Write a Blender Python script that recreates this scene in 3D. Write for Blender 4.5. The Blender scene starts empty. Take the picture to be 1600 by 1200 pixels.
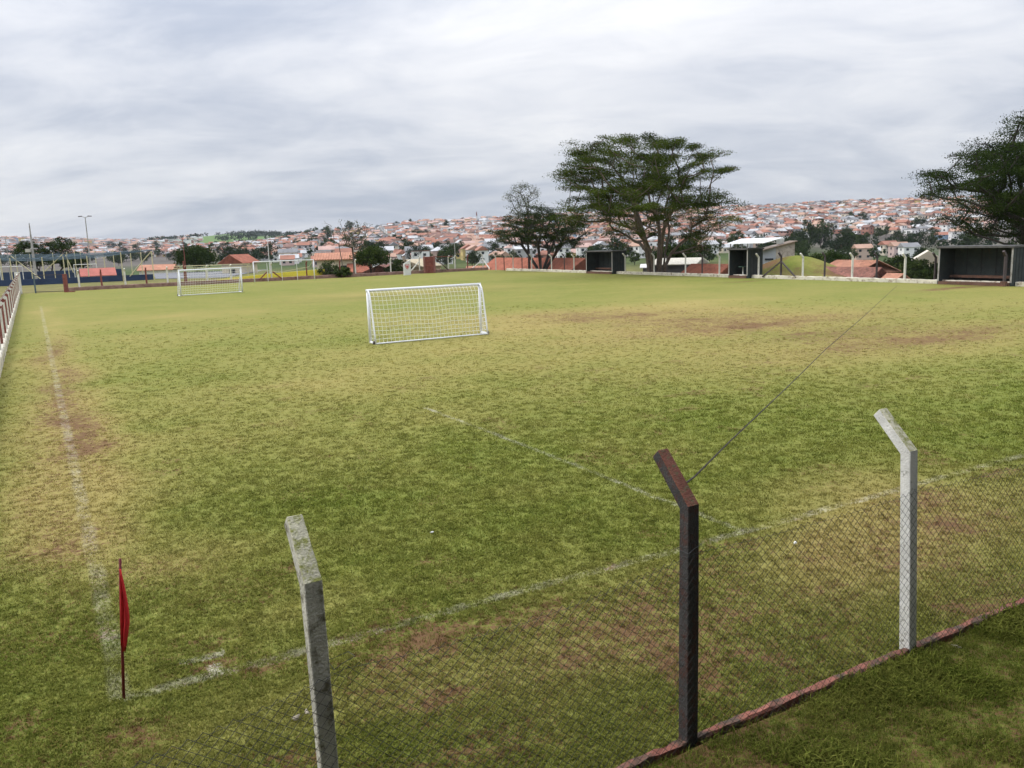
import bpy, bmesh, math, random
import numpy as np
from mathutils import Vector, Matrix
random.seed(7); RNG = np.random.default_rng(11)
S = bpy.context.scene
COL = S.collection
R = math.radians

# ------------------------------------------------------------------ camera
FPX, PITCH, ROLL, CAMH = 1300.0, 9.77, 1.8, 4.1
_p, _r = R(PITCH), R(ROLL)
FWD = Vector((0, math.cos(_p), -math.sin(_p))); UP0 = Vector((0, math.sin(_p), math.cos(_p))); RT0 = Vector((1, 0, 0))
RT = RT0*math.cos(_r) - UP0*math.sin(_r); UPV = UP0*math.cos(_r) + RT0*math.sin(_r)
cd = bpy.data.cameras.new('camera'); cam = bpy.data.objects.new('camera', cd); COL.objects.link(cam)
M = Matrix((RT, UPV, -FWD)).transposed().to_4x4(); M.translation = Vector((0, 0, CAMH)); cam.matrix_world = M
cd.sensor_fit = 'HORIZONTAL'; cd.sensor_width = 36.0; cd.lens = 36.0*FPX/1600.0
cd.clip_start = 0.1; cd.clip_end = 20000
S.camera = cam
S.cycles.use_denoising = True; S.cycles.denoising_prefilter = 'ACCURATE'; S.cycles.max_bounces = 3; S.cycles.diffuse_bounces = 1; S.cycles.glossy_bounces = 1; S.cycles.transmission_bounces = 2; S.cycles.volume_bounces = 0; S.cycles.transparent_max_bounces = 4
S.render.resolution_x, S.render.resolution_y = 1024, 768
S.view_settings.view_transform = 'Standard'; S.view_settings.look = 'None'
S.view_settings.gamma = 1.0; S.view_settings.exposure = 0.36; S.view_settings.use_curve_mapping = False

# ------------------------------------------------------------------ sun
SUN_AZ, SUN_EL = -88.0, 42.0      # degrees left of straight ahead, above the horizon
sd = Vector((math.sin(R(SUN_AZ))*math.cos(R(SUN_EL)), math.cos(R(SUN_AZ))*math.cos(R(SUN_EL)), math.sin(R(SUN_EL))))
ld = bpy.data.lights.new('sun', 'SUN'); ld.energy = 1.5; ld.angle = R(24); ld.color = (1.0, 0.95, 0.87)
sun = bpy.data.objects.new('sun', ld); COL.objects.link(sun)
sun.rotation_euler = (-sd).to_track_quat('-Z', 'Y').to_euler(); sun.location = sd*60

# ------------------------------------------------------------------ world: overcast over a Nishita sky
W = bpy.data.worlds.new('World'); S.world = W; W.use_nodes = True
nt = W.node_tree; N = nt.nodes; L = nt.links; N.clear()
out = N.new('ShaderNodeOutputWorld'); bg = N.new('ShaderNodeBackground'); bg.inputs['Strength'].default_value = 0.1
sky = N.new('ShaderNodeTexSky'); sky.sky_type = 'NISHITA'; sky.sun_disc = False
sky.sun_elevation = R(SUN_EL); sky.sun_rotation = R(SUN_AZ); sky.altitude = 600; sky.air_density = 1.0; sky.dust_density = 1.0
def mth(op, a=None, b=None, c=None, clamp=False):
    n = N.new('ShaderNodeMath'); n.operation = op; n.use_clamp = clamp
    for i, v in enumerate((a, b, c)):
        if v is None: continue
        if isinstance(v, (int, float)): n.inputs[i].default_value = v
        else: L.new(v, n.inputs[i])
    return n.outputs[0]
tc = N.new('ShaderNodeTexCoord'); sp = N.new('ShaderNodeSeparateXYZ'); L.new(tc.outputs['Generated'], sp.inputs[0])
zc = mth('MAXIMUM', sp.outputs[2], 0.0)
den = mth('ADD', zc, 0.22)
px_ = mth('DIVIDE', sp.outputs[0], den); py_ = mth('DIVIDE', sp.outputs[1], den)
def noise(sx, sy, ox, scale, detail, rough, dist):
    cb = N.new('ShaderNodeCombineXYZ'); L.new(mth('MULTIPLY_ADD', px_, sx, ox), cb.inputs[0]); L.new(mth('MULTIPLY', py_, sy), cb.inputs[1]); cb.inputs[2].default_value = ox
    n = N.new('ShaderNodeTexNoise'); n.inputs['Scale'].default_value = scale; n.inputs['Detail'].default_value = detail
    n.inputs['Roughness'].default_value = rough; n.inputs['Distortion'].default_value = dist
    L.new(cb.outputs[0], n.inputs['Vector']); return n.outputs['Fac']
n1 = noise(0.7, 1.0, 3.7, 0.85, 7, 0.55, 0.5)
n2 = noise(0.9, 1.3, 9.1, 2.3, 8, 0.60, 0.7)
n3 = noise(0.6, 0.7, 1.3, 0.42, 2, 0.4, 0.0)
cl = mth('ADD', mth('MULTIPLY_ADD', n1, 0.50, 0.065), mth('ADD', mth('MULTIPLY', n2, 0.22), mth('ADD', mth('MULTIPLY', n3, 0.14), 0.10)))
ramp = N.new('ShaderNodeValToRGB'); cr = ramp.color_ramp
cr.elements[0].position = 0.47; cr.elements[0].color = (0.345, 0.405, 0.52, 1)
cr.elements[1].position = 0.74; cr.elements[1].color = (0.86, 0.86, 0.875, 1)
e = cr.elements.new(0.56); e.color = (0.475, 0.515, 0.605, 1)
e = cr.elements.new(0.64); e.color = (0.67, 0.69, 0.745, 1)
L.new(cl, ramp.inputs[0])
gain = mth('MULTIPLY', mth('ADD', mth('MULTIPLY_ADD', zc, 0.45, 0.79), mth('MULTIPLY', mth('MULTIPLY', zc, zc), 2.0)), 10.0)     # the standard overcast sky brightens towards the zenith
vm = N.new('ShaderNodeVectorMath'); vm.operation = 'SCALE'; L.new(ramp.outputs[0], vm.inputs[0]); L.new(gain, vm.inputs['Scale'])
mx = N.new('ShaderNodeMix'); mx.data_type = 'RGBA'; mx.inputs['Factor'].default_value = 0.93
L.new(sky.outputs[0], mx.inputs['A']); L.new(vm.outputs[0], mx.inputs['B'])
L.new(mx.outputs['Result'], bg.inputs['Color']); L.new(bg.outputs[0], out.inputs['Surface'])

# ------------------------------------------------------------------ placing helpers
OU = Vector((-3.7325, 7.1961, 0)); FA = R(29.5)
EU = Vector((math.cos(FA), math.sin(FA), 0)); EV = Vector((-math.sin(FA), math.cos(FA), 0))
def F(u, v, z=0.0): return OU + EU*u + EV*v + Vector((0, 0, z))
def UVn(x, y):
    dx, dy = x-OU.x, y-OU.y
    return dx*EU.x+dy*EU.y, dx*EV.x+dy*EV.y
def ray(px, py):
    d = FWD*FPX + RT*(px-800) - UPV*(py-600); return d/d.y
def at(px, py, Y): return Vector((0, 0, CAMH)) + ray(px, py)*Y
def on(px, py, z=0.0):
    d = ray(px, py); return Vector((0, 0, CAMH)) + d*((z-CAMH)/d.z)
def proj(P):
    v = Vector(P)-Vector((0, 0, CAMH)); w = v.dot(FWD)
    return 800+FPX*v.dot(RT)/w, 600-FPX*v.dot(UPV)/w
def v_at(u, px, z=0.0):
    lo, hi = 3.0, 140.0
    for _ in range(40):
        m = (lo+hi)/2
        if proj(F(u, m, z))[0] > px: lo = m
        else: hi = m
    return lo
def u_at(v, px, z=0.0):
    lo, hi = -10.0, 70.0
    for _ in range(40):
        m = (lo+hi)/2
        if proj(F(m, v, z))[0] < px: lo = m
        else: hi = m
    return lo

# ------------------------------------------------------------------ numpy noise
_perm = RNG.random((256, 256))
def vnoise(x, y):
    xi = np.floor(x).astype(int); yi = np.floor(y).astype(int); fx = x-xi; fy = y-yi
    fx = fx*fx*(3-2*fx); fy = fy*fy*(3-2*fy)
    g = lambda a, b: _perm[a & 255, b & 255]
    return (g(xi, yi)*(1-fx)+g(xi+1, yi)*fx)*(1-fy)+(g(xi, yi+1)*(1-fx)+g(xi+1, yi+1)*fx)*fy
def fbm(x, y, o=4, g=0.5):
    s = 0; a = 1; t = 0
    for i in range(o):
        s = s+a*vnoise(x*2**i+17.3*i, y*2**i+5.1*i); t += a; a *= g
    return s/t
def sstep(a, b, x):
    t = np.clip((x-a)/(b-a), 0, 1); return t*t*(3-2*t)

# ------------------------------------------------------------------ materials
def nodes_of(m): m.use_nodes = True; return m.node_tree.nodes, m.node_tree.links
_mats = {}
def mat(name, col, rough=0.8, var=0.2, scale=3.0, bump=0.0, dirt=None, dirt_amt=0.5, metal=0.0, bscale=40.0, spec=0.3):
    if name in _mats: return _mats[name]
    m = bpy.data.materials.new(name); n, l = nodes_of(m); b = n['Principled BSDF']
    b.inputs['Roughness'].default_value = rough; b.inputs['Metallic'].default_value = metal; b.inputs['Specular IOR Level'].default_value = spec
    geo = n.new('ShaderNodeNewGeometry')
    nz = n.new('ShaderNodeTexNoise'); nz.inputs['Scale'].default_value = scale; nz.inputs['Detail'].default_value = 6; nz.inputs['Roughness'].default_value = 0.6
    l.new(geo.outputs['Position'], nz.inputs['Vector'])
    rp = n.new('ShaderNodeValToRGB'); rp.color_ramp.elements[0].position = 0.3; rp.color_ramp.elements[1].position = 0.7
    lo = [c*(1-var) for c in col]; hi = [min(1, c*(1+var*0.7)) for c in col]
    rp.color_ramp.elements[0].color = (*lo, 1); rp.color_ramp.elements[1].color = (*hi, 1)
    l.new(nz.outputs['Fac'], rp.inputs[0]); cs = rp.outputs[0]
    if dirt:
        n2 = n.new('ShaderNodeTexNoise'); n2.inputs['Scale'].default_value = scale*2.3; n2.inputs['Detail'].default_value = 8; n2.inputs['Roughness'].default_value = 0.7
        l.new(geo.outputs['Position'], n2.inputs['Vector'])
        r2 = n.new('ShaderNodeValToRGB'); r2.color_ramp.elements[0].position = 0.62-0.3*dirt_amt; r2.color_ramp.elements[1].position = 0.75-0.25*dirt_amt
        l.new(n2.outputs['Fac'], r2.inputs[0])
        mm = n.new('ShaderNodeMix'); mm.data_type = 'RGBA'; l.new(r2.outputs[0], mm.inputs['Factor']); l.new(cs, mm.inputs['A']); mm.inputs['B'].default_value = (*dirt, 1)
        cs = mm.outputs['Result']
    l.new(cs, b.inputs['Base Color'])
    if bump:
        n3 = n.new('ShaderNodeTexNoise'); n3.inputs['Scale'].default_value = bscale; n3.inputs['Detail'].default_value = 5
        l.new(geo.outputs['Position'], n3.inputs['Vector'])
        bp = n.new('ShaderNodeBump'); bp.inputs['Strength'].default_value = bump; bp.inputs['Distance'].default_value = 0.02
        l.new(n3.outputs['Fac'], bp.inputs['Height']); l.new(bp.outputs[0], b.inputs['Normal'])
    _mats[name] = m; return m

def turf_colour_nodes(n, l, dry, dirt, lines=True):
    """colour of the turf from dry / dirt amounts + noise by position; worn chalk lines by field position"""
    geo = n.new('ShaderNodeNewGeometry')
    def M2(op, a, b=None, clamp=False):
        k = n.new('ShaderNodeMath'); k.operation = op; k.use_clamp = clamp
        for i, v in enumerate((a, b)):
            if v is None: continue
            if isinstance(v, (int, float)): k.inputs[i].default_value = v
            else: l.new(v, k.inputs[i])
        return k.outputs[0]
    def NZ(s, d=5, r=0.6):
        k = n.new('ShaderNodeTexNoise'); k.inputs['Scale'].default_value = s; k.inputs['Detail'].default_value = d; k.inputs['Roughness'].default_value = r
        l.new(geo.outputs['Position'], k.inputs['Vector']); return k.outputs['Fac']
    def MX(f, a, b):
        k = n.new('ShaderNodeMix'); k.data_type = 'RGBA'; l.new(f, k.inputs['Factor'])
        for s, v in (('A', a), ('B', b)):
            if isinstance(v, tuple): k.inputs[s].default_value = (*v, 1)
            else: l.new(v, k.inputs[s])
        return k.outputs['Result']
    big, mid, fine = NZ(0.35, 2), NZ(2.2, 4, 0.65), NZ(34, 2, 0.75)
    g = MX(M2('MULTIPLY_ADD' if False else 'ADD', M2('ADD', M2('MULTIPLY', M2('SUBTRACT', mid, 0.5), 0.45), 0.42), M2('MULTIPLY', M2('SUBTRACT', fine, 0.5), 1.5), True), (0.056, 0.086, 0.012), (0.268, 0.305, 0.054))
    d1 = M2('ADD', dry, M2('ADD', M2('MULTIPLY', M2('SUBTRACT', mid, 0.5), 0.35), M2('ADD', M2('MULTIPLY', M2('SUBTRACT', fine, 0.5), 0.9), M2('MULTIPLY', M2('SUBTRACT', big, 0.5), 0.5))), True)
    c = MX(d1, g, MX(fine, (0.17, 0.130, 0.038), (0.45, 0.375, 0.130)))
    d2 = M2('ADD', dirt, M2('ADD', M2('MULTIPLY', M2('SUBTRACT', NZ(8.0, 3, 0.7), 0.52), 2.4), M2('MULTIPLY', M2('SUBTRACT', fine, 0.5), 2.6)))
    d2 = M2('MULTIPLY', M2('MULTIPLY', M2('SUBTRACT', d2, 0.22), 2.2, True), M2('GREATER_THAN', dirt, 0.02), True)
    c = MX(d2, c, MX(fine, (0.075, 0.043, 0.021), (0.245, 0.140, 0.068)))
    if lines:
        sp = n.new('ShaderNodeSeparateXYZ'); l.new(geo.outputs['Position'], sp.inputs[0])
        x = M2('SUBTRACT', sp.outputs[0], OU.x); y = M2('SUBTRACT', sp.outputs[1], OU.y)
        wob = M2('MULTIPLY', M2('SUBTRACT', NZ(1.1, 2), 0.5), 0.10)
        u = M2('ADD', M2('ADD', M2('MULTIPLY', x, EU.x), M2('MULTIPLY', y, EU.y)), wob); v = M2('ADD', M2('ADD', M2('MULTIPLY', x, EV.x), M2('MULTIPLY', y, EV.y)), wob)
        def seg(a, a0, b, b0, b1, w):
            k = M2('SUBTRACT', 1.0, M2('DIVIDE', M2('ABSOLUTE', M2('SUBTRACT', a, a0)), w), True)
            k = M2('MULTIPLY', k, 2.2, True)
            return M2('MULTIPLY', k, M2('MULTIPLY', M2('GREATER_THAN', b, b0), M2('LESS_THAN', b, b1)))
        wear = NZ(1.7, 4, 0.75)
        k = None
        for (a, a0, b, b0, b1, w, amt) in ((u, 0.0, v, 0.0, 70.0, 0.12, 0.42), (v, 0.0, u, 0.0, 57.0, 0.10, 0.52), (u, 7.95, v, 0.0, 11.0, 0.075, 0.72), (u, 0.86, v, -0.05, 0.25, 0.09, 1.0), (v, 0.42, u, 0.55, 1.0, 0.07, 0.8)):
            q = M2('MULTIPLY', seg(a, a0, b, b0, b1, w), amt)
            k = q if k is None else M2('MAXIMUM', k, q)
        wm = M2('MULTIPLY', M2('SUBTRACT', M2('ADD', wear, M2('MULTIPLY', M2('SUBTRACT', fine, 0.5), 1.1)), 0.43), 3.4, True)
        c = MX(M2('MULTIPLY', k, wm, True), c, (0.52, 0.49, 0.40))
    return c, geo, fine, mid

def make_turf_mat(name, lines=True):
    m = bpy.data.materials.new(name); n, l = nodes_of(m); b = n['Principled BSDF']; b.inputs['Roughness'].default_value = 0.9; b.inputs['Specular IOR Level'].default_value = 0.1
    a = n.new('ShaderNodeAttribute'); a.attribute_name = 'dry'; a2 = n.new('ShaderNodeAttribute'); a2.attribute_name = 'dirt'
    c, geo, fine, mid = turf_colour_nodes(n, l, a.outputs['Fac'], a2.outputs['Fac'], lines)
    l.new(c, b.inputs['Base Color'])
    bp = n.new('ShaderNodeBump'); bp.inputs['Strength'].default_value = 0.8; bp.inputs['Distance'].default_value = 0.03
    n3 = n.new('ShaderNodeTexNoise'); n3.inputs['Scale'].default_value = 16; n3.inputs['Detail'].default_value = 8; n3.inputs['Roughness'].default_value = 0.7
    l.new(geo.outputs['Position'], n3.inputs['Vector']); l.new(n3.outputs['Fac'], bp.inputs['Height']); l.new(bp.outputs[0], b.inputs['Normal'])
    return m
def make_blade_mat(name, lines=True, gain=1.0):
    m = bpy.data.materials.new(name); n, l = nodes_of(m); n.remove(n['Principled BSDF'])
    a = n.new('ShaderNodeAttribute'); a.attribute_name = 'dry'; a.attribute_type = 'INSTANCER'
    a2 = n.new('ShaderNodeAttribute'); a2.attribute_name = 'dirt'; a2.attribute_type = 'INSTANCER'
    c, geo, fine, mid = turf_colour_nodes(n, l, a.outputs['Fac'], a2.outputs['Fac'], lines)
    hs = n.new('ShaderNodeHueSaturation'); rp = n.new('ShaderNodeMapRange'); rp.inputs['To Min'].default_value = 0.6*gain; rp.inputs['To Max'].default_value = 1.6*gain
    a3 = n.new('ShaderNodeAttribute'); a3.attribute_name = 'rnd'; a3.attribute_type = 'INSTANCER'
    l.new(a3.outputs['Fac'], rp.inputs['Value']); l.new(rp.outputs[0], hs.inputs['Value']); l.new(c, hs.inputs['Color'])
    d = n.new('ShaderNodeBsdfDiffuse'); t = n.new('ShaderNodeBsdfTranslucent'); ms = n.new('ShaderNodeMixShader'); ms.inputs[0].default_value = 0.45
    l.new(hs.outputs[0], d.inputs['Color']); l.new(hs.outputs[0], t.inputs['Color'])
    l.new(d.outputs[0], ms.inputs[1]); l.new(t.outputs[0], ms.inputs[2]); l.new(ms.outputs[0], n['Material Output'].inputs['Surface'])
    return m
def leaf_mat(name, lo, hi, trans=0.25):
    if name in _mats: return _mats[name]
    m = bpy.data.materials.new(name); n, l = nodes_of(m); n.remove(n['Principled BSDF'])
    a = n.new('ShaderNodeAttribute'); a.attribute_name = 'tint'
    rp = n.new('ShaderNodeValToRGB'); rp.color_ramp.elements[0].color = (*lo, 1); rp.color_ramp.elements[1].color = (*hi, 1); l.new(a.outputs['Fac'], rp.inputs[0])
    d = n.new('ShaderNodeBsdfDiffuse'); t = n.new('ShaderNodeBsdfTranslucent'); ms = n.new('ShaderNodeMixShader'); ms.inputs[0].default_value = trans
    l.new(rp.outputs[0], d.inputs['Color']); l.new(rp.outputs[0], t.inputs['Color']); l.new(d.outputs[0], ms.inputs[1]); l.new(t.outputs[0], ms.inputs[2])
    l.new(ms.outputs[0], n['Material Output'].inputs['Surface']); _mats[name] = m; return m
def attr_mat(name, attr, rough=0.95):
    m = bpy.data.materials.new(name); n, l = nodes_of(m); b = n['Principled BSDF']; b.inputs['Roughness'].default_value = rough; b.inputs['Specular IOR Level'].default_value = 0.1
    a = n.new('ShaderNodeAttribute'); a.attribute_name = attr
    geo = n.new('ShaderNodeNewGeometry'); nz = n.new('ShaderNodeTexNoise'); nz.inputs['Scale'].default_value = 0.25; nz.inputs['Detail'].default_value = 9; nz.inputs['Roughness'].default_value = 0.7
    l.new(geo.outputs['Position'], nz.inputs['Vector']); mr = n.new('ShaderNodeMapRange'); mr.inputs['From Min'].default_value = 0.3; mr.inputs['From Max'].default_value = 0.7; mr.inputs['To Min'].default_value = 0.6; mr.inputs['To Max'].default_value = 1.4
    l.new(nz.outputs['Fac'], mr.inputs['Value']); hs = n.new('ShaderNodeHueSaturation'); l.new(mr.outputs[0], hs.inputs['Value']); l.new(a.outputs['Color'], hs.inputs['Color']); l.new(hs.outputs[0], b.inputs['Base Color'])
    return m

# ------------------------------------------------------------------ mesh helpers
class MB:
    def __init__(s): s.v = []; s.f = []
    def add(s, vs, fs):
        o = len(s.v); s.v += [tuple(p) for p in vs]; s.f += [tuple(i+o for i in f) for f in fs]; return s
    def hexa(s, b, t):   # 4 bottom, 4 top points
        return s.add(list(b)+list(t), [(3, 2, 1, 0), (4, 5, 6, 7), (0, 1, 5, 4), (1, 2, 6, 5), (2, 3, 7, 6), (3, 0, 4, 7)])
    def box(s, x0, x1, y0, y1, z0, z1):
        return s.hexa([(x0, y0, z0), (x1, y0, z0), (x1, y1, z0), (x0, y1, z0)], [(x0, y0, z1), (x1, y0, z1), (x1, y1, z1), (x0, y1, z1)])
    def fbox(s, u0, u1, v0, v1, z0, z1):   # box in field coordinates
        q = [(u0, v0), (u1, v0), (u1, v1), (u0, v1)]
        return s.hexa([F(u, v, z0) for u, v in q], [F(u, v, z1) for u, v in q])
    def bar(s, a, b, w, h=None):
        a, b = Vector(a), Vector(b); h = h or w; d = (b-a).normalized()
        x = d.cross(Vector((0, 0, 1))); x = x.normalized() if x.length > 1e-3 else Vector((1, 0, 0)); y = x.cross(d).normalized()
        q = [(-1, -1), (1, -1), (1, 1), (-1, 1)]
        return s.hexa([a+x*w/2*i+y*h/2*j for i, j in q], [b+x*w/2*i+y*h/2*j for i, j in q])
    def tube(s, pts, r, n=8, cap=True):
        pts = [Vector(p) for p in pts]; rs = r if isinstance(r, (list, tuple)) else [r]*len(pts); o = len(s.v); ref = Vector((0.31, 0.17, 1)).normalized(); px = None
        for i, p in enumerate(pts):
            d = (pts[min(i+1, len(pts)-1)]-pts[max(i-1, 0)]).normalized()
            x = d.cross(ref) if px is None else px-d*px.dot(d)
            if x.length < 1e-4: x = d.cross(Vector((1, 0, 0)))
            x.normalize(); px = x; y = d.cross(x)
            for k in range(n):
                t = 2*math.pi*k/n; s.v.append(tuple(p+(x*math.cos(t)+y*math.sin(t))*rs[i]))
        for i in range(len(pts)-1):
            for k in range(n): s.f.append((o+i*n+k, o+i*n+(k+1) % n, o+(i+1)*n+(k+1) % n, o+(i+1)*n+k))
        if cap:
            s.f.append(tuple(o+k for k in range(n-1, -1, -1))); s.f.append(tuple(o+(len(pts)-1)*n+k for k in range(n)))
        return s
    def mesh(s, name):
        me = bpy.data.meshes.new(name); me.from_pydata(s.v, [], s.f); me.update()
        bm = bmesh.new(); bm.from_mesh(me); bmesh.ops.recalc_face_normals(bm, faces=bm.faces); bm.to_mesh(me); bm.free(); return me
    def build(s, name, m, parent=None, smooth=False):
        me = s.mesh(name); me.materials.append(m)
        if smooth: me.polygons.foreach_set('use_smooth', [True]*len(me.polygons))
        return link(name, me, parent)
def link(name, me, parent=None):
    o = bpy.data.objects.new(name, me); COL.objects.link(o)
    if parent: o.parent = parent; 
    return o
def np_mesh(name, V, Fq, mats, midx=None, attrs=None):
    me = bpy.data.meshes.new(name); V = np.asarray(V, np.float32); Fq = np.asarray(Fq, np.int32); nf, k = Fq.shape
    me.vertices.add(len(V)); me.vertices.foreach_set('co', V.ravel()); me.loops.add(nf*k); me.loops.foreach_set('vertex_index', Fq.ravel())
    me.polygons.add(nf); me.polygons.foreach_set('loop_start', np.arange(0, nf*k, k, dtype=np.int32))
    for m in mats: me.materials.append(m)
    if midx is not None: me.polygons.foreach_set('material_index', np.asarray(midx, np.int32))
    for an, (ty, dom, arr) in (attrs or {}).items():
        at_ = me.attributes.new(an, ty, dom); at_.data.foreach_set('color' if 'COLOR' in ty else 'value', np.asarray(arr, np.float32).ravel())
    me.update(calc_edges=True); me.validate(); return me
def tag(o, label=None, cat=None, group=None, kind=None):
    if label: o['label'] = label
    if cat: o['category'] = cat
    if group: o['group'] = group
    if kind or cat: o['kind'] = kind or 'thing'
    return o
def empty(name, loc, label, cat, group=None, rz=0.0):
    o = bpy.data.objects.new(name, None); COL.objects.link(o); o.location = loc; o.rotation_euler[2] = rz; o.empty_display_size = 0.3
    return tag(o, label, cat, group)
def adopt(child, root):   # child geometry is in world coordinates: keep it there
    child.parent = root; child.matrix_parent_inverse = root.matrix_basis.inverted(); return child
def P(mb, name, m, root, smooth=False): 
    return adopt(mb.build(name, m, None, smooth), root)

# ------------------------------------------------------------------ palette
white_p = mat('white_paint', (0.68, 0.68, 0.65), 0.6, 0.12, 2)
goal_white = mat('goal_white_paint', (0.80, 0.81, 0.82), 0.4, 0.05, 2)
post_white = mat('whitewashed_concrete', (0.74, 0.73, 0.69), 0.85, 0.15, 6, 0.5, (0.17, 0.16, 0.11), 0.16, bscale=60)
post_grey = mat('grey_painted_concrete', (0.056, 0.053, 0.052), 0.75, 0.3, 5, 0.6, (0.075, 0.035, 0.028), 0.5, bscale=60)
post_red = mat('dark_red_painted_concrete', (0.13, 0.04, 0.033), 0.8, 0.3, 5, 0.4, (0.05, 0.035, 0.03), 0.3)
arm_red = mat('red_dusted_concrete', (0.17, 0.065, 0.042), 0.85, 0.35, 9, 0.6, (0.10, 0.10, 0.05), 0.35, bscale=70)
moss_top = mat('mossy_concrete', (0.55, 0.52, 0.38), 0.9, 0.3, 8, 0.6, (0.24, 0.25, 0.07), 0.55, bscale=70)
far_white = mat('far_whitewash', (0.66, 0.64, 0.57), 0.8, 0.15, 1.5, 0, (0.32, 0.27, 0.2), 0.2)
far_dark = mat('far_dark_post', (0.075, 0.06, 0.06), 0.8, 0.3, 2)
rust_red = mat('rust_red_paint', (0.21, 0.062, 0.048), 0.75, 0.3, 2.5, 0, (0.30, 0.20, 0.16), 0.2)
wire_m = mat('galvanised_wire', (0.075, 0.075, 0.075), 0.55, 0.3, 9, metal=0.3, spec=0.3)
net_m = mat('net_cord', (0.84, 0.84, 0.78), 0.8, 0.1, 5)
kerb_red = mat('worn_red_kerb', (0.31, 0.12, 0.085), 0.85, 0.35, 2.2, 0.6, (0.10, 0.07, 0.05), 0.6, bscale=50)
kerb_white = mat('whitewashed_kerb', (0.62, 0.58, 0.47), 0.85, 0.2, 1.2, 0.3, (0.20, 0.13, 0.08), 0.36, bscale=15)
brick_low = mat('reddish_low_wall', (0.27, 0.165, 0.135), 0.9, 0.3, 1.2, 0.3, (0.15, 0.075, 0.055), 0.35, bscale=10)
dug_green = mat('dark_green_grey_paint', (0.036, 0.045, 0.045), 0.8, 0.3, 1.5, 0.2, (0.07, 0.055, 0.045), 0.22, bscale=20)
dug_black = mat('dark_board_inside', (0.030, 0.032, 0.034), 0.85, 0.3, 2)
dug_step = mat('muddy_brown_step', (0.13, 0.075, 0.055), 0.9, 0.35, 2, 0.3, (0.2, 0.09, 0.06), 0.4, bscale=12)
bark = mat('grey_brown_bark', (0.13, 0.10, 0.078), 0.9, 0.45, 4, 0.6, bscale=14)
bark_dark = mat('dark_bark', (0.05, 0.042, 0.036), 0.9, 0.4, 4)
flag_red = mat('red_flag_cloth', (0.60, 0.028, 0.032), 0.8, 0.25, 12)
pole_red = mat('dark_red_pole', (0.17, 0.022, 0.025), 0.6, 0.3, 8)
blue_wall = mat('navy_blue_paint', (0.022, 0.042, 0.095), 0.7, 0.25, 0.7)
blue_net = mat('blue_net_cord', (0.13, 0.19, 0.24), 0.8, 0.15, 2)
pale_yellow_pole = mat('pale_yellow_paint', (0.55, 0.50, 0.30), 0.6, 0.15, 2)
yellow_wall = mat('bright_yellow_paint', (0.78, 0.66, 0.07), 0.75, 0.12, 0.8)
concrete = mat('grey_concrete', (0.36, 0.35, 0.33), 0.9, 0.22, 0.8, 0.2, (0.17, 0.15, 0.13), 0.3, bscale=10)
asphalt = mat('grey_yard_asphalt', (0.20, 0.20, 0.21), 0.9, 0.15, 0.5)
glass_dark = mat('dark_window', (0.03, 0.035, 0.045), 0.25, 0.3, 1, spec=0.5)

# ------------------------------------------------------------------ terrain
TPX = np.array([-200, 0, 250, 400, 550, 700, 900, 1150, 1350, 1600, 1800.])
TR = np.array([350, 600, 900, 1300, 1800, 2600, 4200.])
TE = np.array([[-35, -22, -8, 4, 15, 24, 10], [-35, -22, -8, 4, 15, 23, 10], [-35, -20, -9, 1, 9, 17, 8], [-34, -15, -5, 5, 12, 22, 12],
               [-34, -8, 6, 17, 17, 15, 8], [-38, -6, 13, 28, 20, 8, 0], [-38, -6, 14, 31, 20, 8, 0], [-42, -12, 13, 34, 22, 10, 0],
               [-55, -22, 11, 38, 24, 10, 0], [-55, -22, 9, 32, 22, 10, 0], [-55, -22, 9, 32, 22, 10, 0.]])
def terrain(x, y):
    x = np.asarray(x, float); y = np.asarray(y, float); r = np.hypot(x, y); yy = np.maximum(y, 1e-3)
    px = np.where(y > 0, np.clip(800+FPX*x/yy, -200, 1800), np.where(x < 0, -200, 1800))
    ii = np.clip(np.searchsorted(TPX, px)-1, 0, len(TPX)-2); fx = (px-TPX[ii])/(TPX[ii+1]-TPX[ii]); fx = fx*fx*(3-2*fx)
    jj = np.clip(np.searchsorted(TR, r)-1, 0, len(TR)-2); fr = np.clip((r-TR[jj])/(TR[jj+1]-TR[jj]), 0, 1)
    e = (TE[ii, jj]*(1-fr)+TE[ii, jj+1]*fr)*(1-fx)+(TE[ii+1, jj]*(1-fr)+TE[ii+1, jj+1]*fr)*fx
    zfar = CAMH+r*e/FPX+(fbm(x*0.004, y*0.004, 3)-0.5)*np.clip(r/130, 0, 16)
    z350 = zfar
    low = np.interp(px, [350, 600, 1200, 1300], [-3.0, -8.5, -9.0, -10.0])
    k = sstep(230, 400, r); zz = low*(1-k)+zfar*k
    u = (x-OU.x)*EU.x+(y-OU.y)*EU.y; v = (x-OU.x)*EV.x+(y-OU.y)*EV.y
    du = np.maximum(np.maximum(-4-u, u-58.6), 0); dv = np.maximum(v-100.6, 0)
    d = np.hypot(du, dv)
    d0 = np.interp(px, [330, 520, 650], [55, 14, 0.5]); d1 = np.interp(px, [330, 520, 650, 1150, 1400], [120, 45, 14, 16, 22])
    w = sstep(0, 1, (d-d0)/(d1-d0)); w = np.where(y < 0, w*sstep(0, 60, r)*0, w)
    return -0.07*(1-w)+zz*w
def tz(x, y): return float(terrain(np.array([x]), np.array([y]))[0])
az = np.concatenate([np.arange(-180, -50, 5.0), np.arange(-50, 50, 0.35), np.arange(50, 180.1, 5.0)]); az = np.radians(az)
rr = np.concatenate([[1.0], np.geomspace(4, 40, 24)[:-1], np.arange(40, 190, 2.2), np.geomspace(190, 4200, 95)])
A, RR = np.meshgrid(az, rr); X = np.sin(A)*RR; Y = np.cos(A)*RR; Z = terrain(X, Y)
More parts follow.
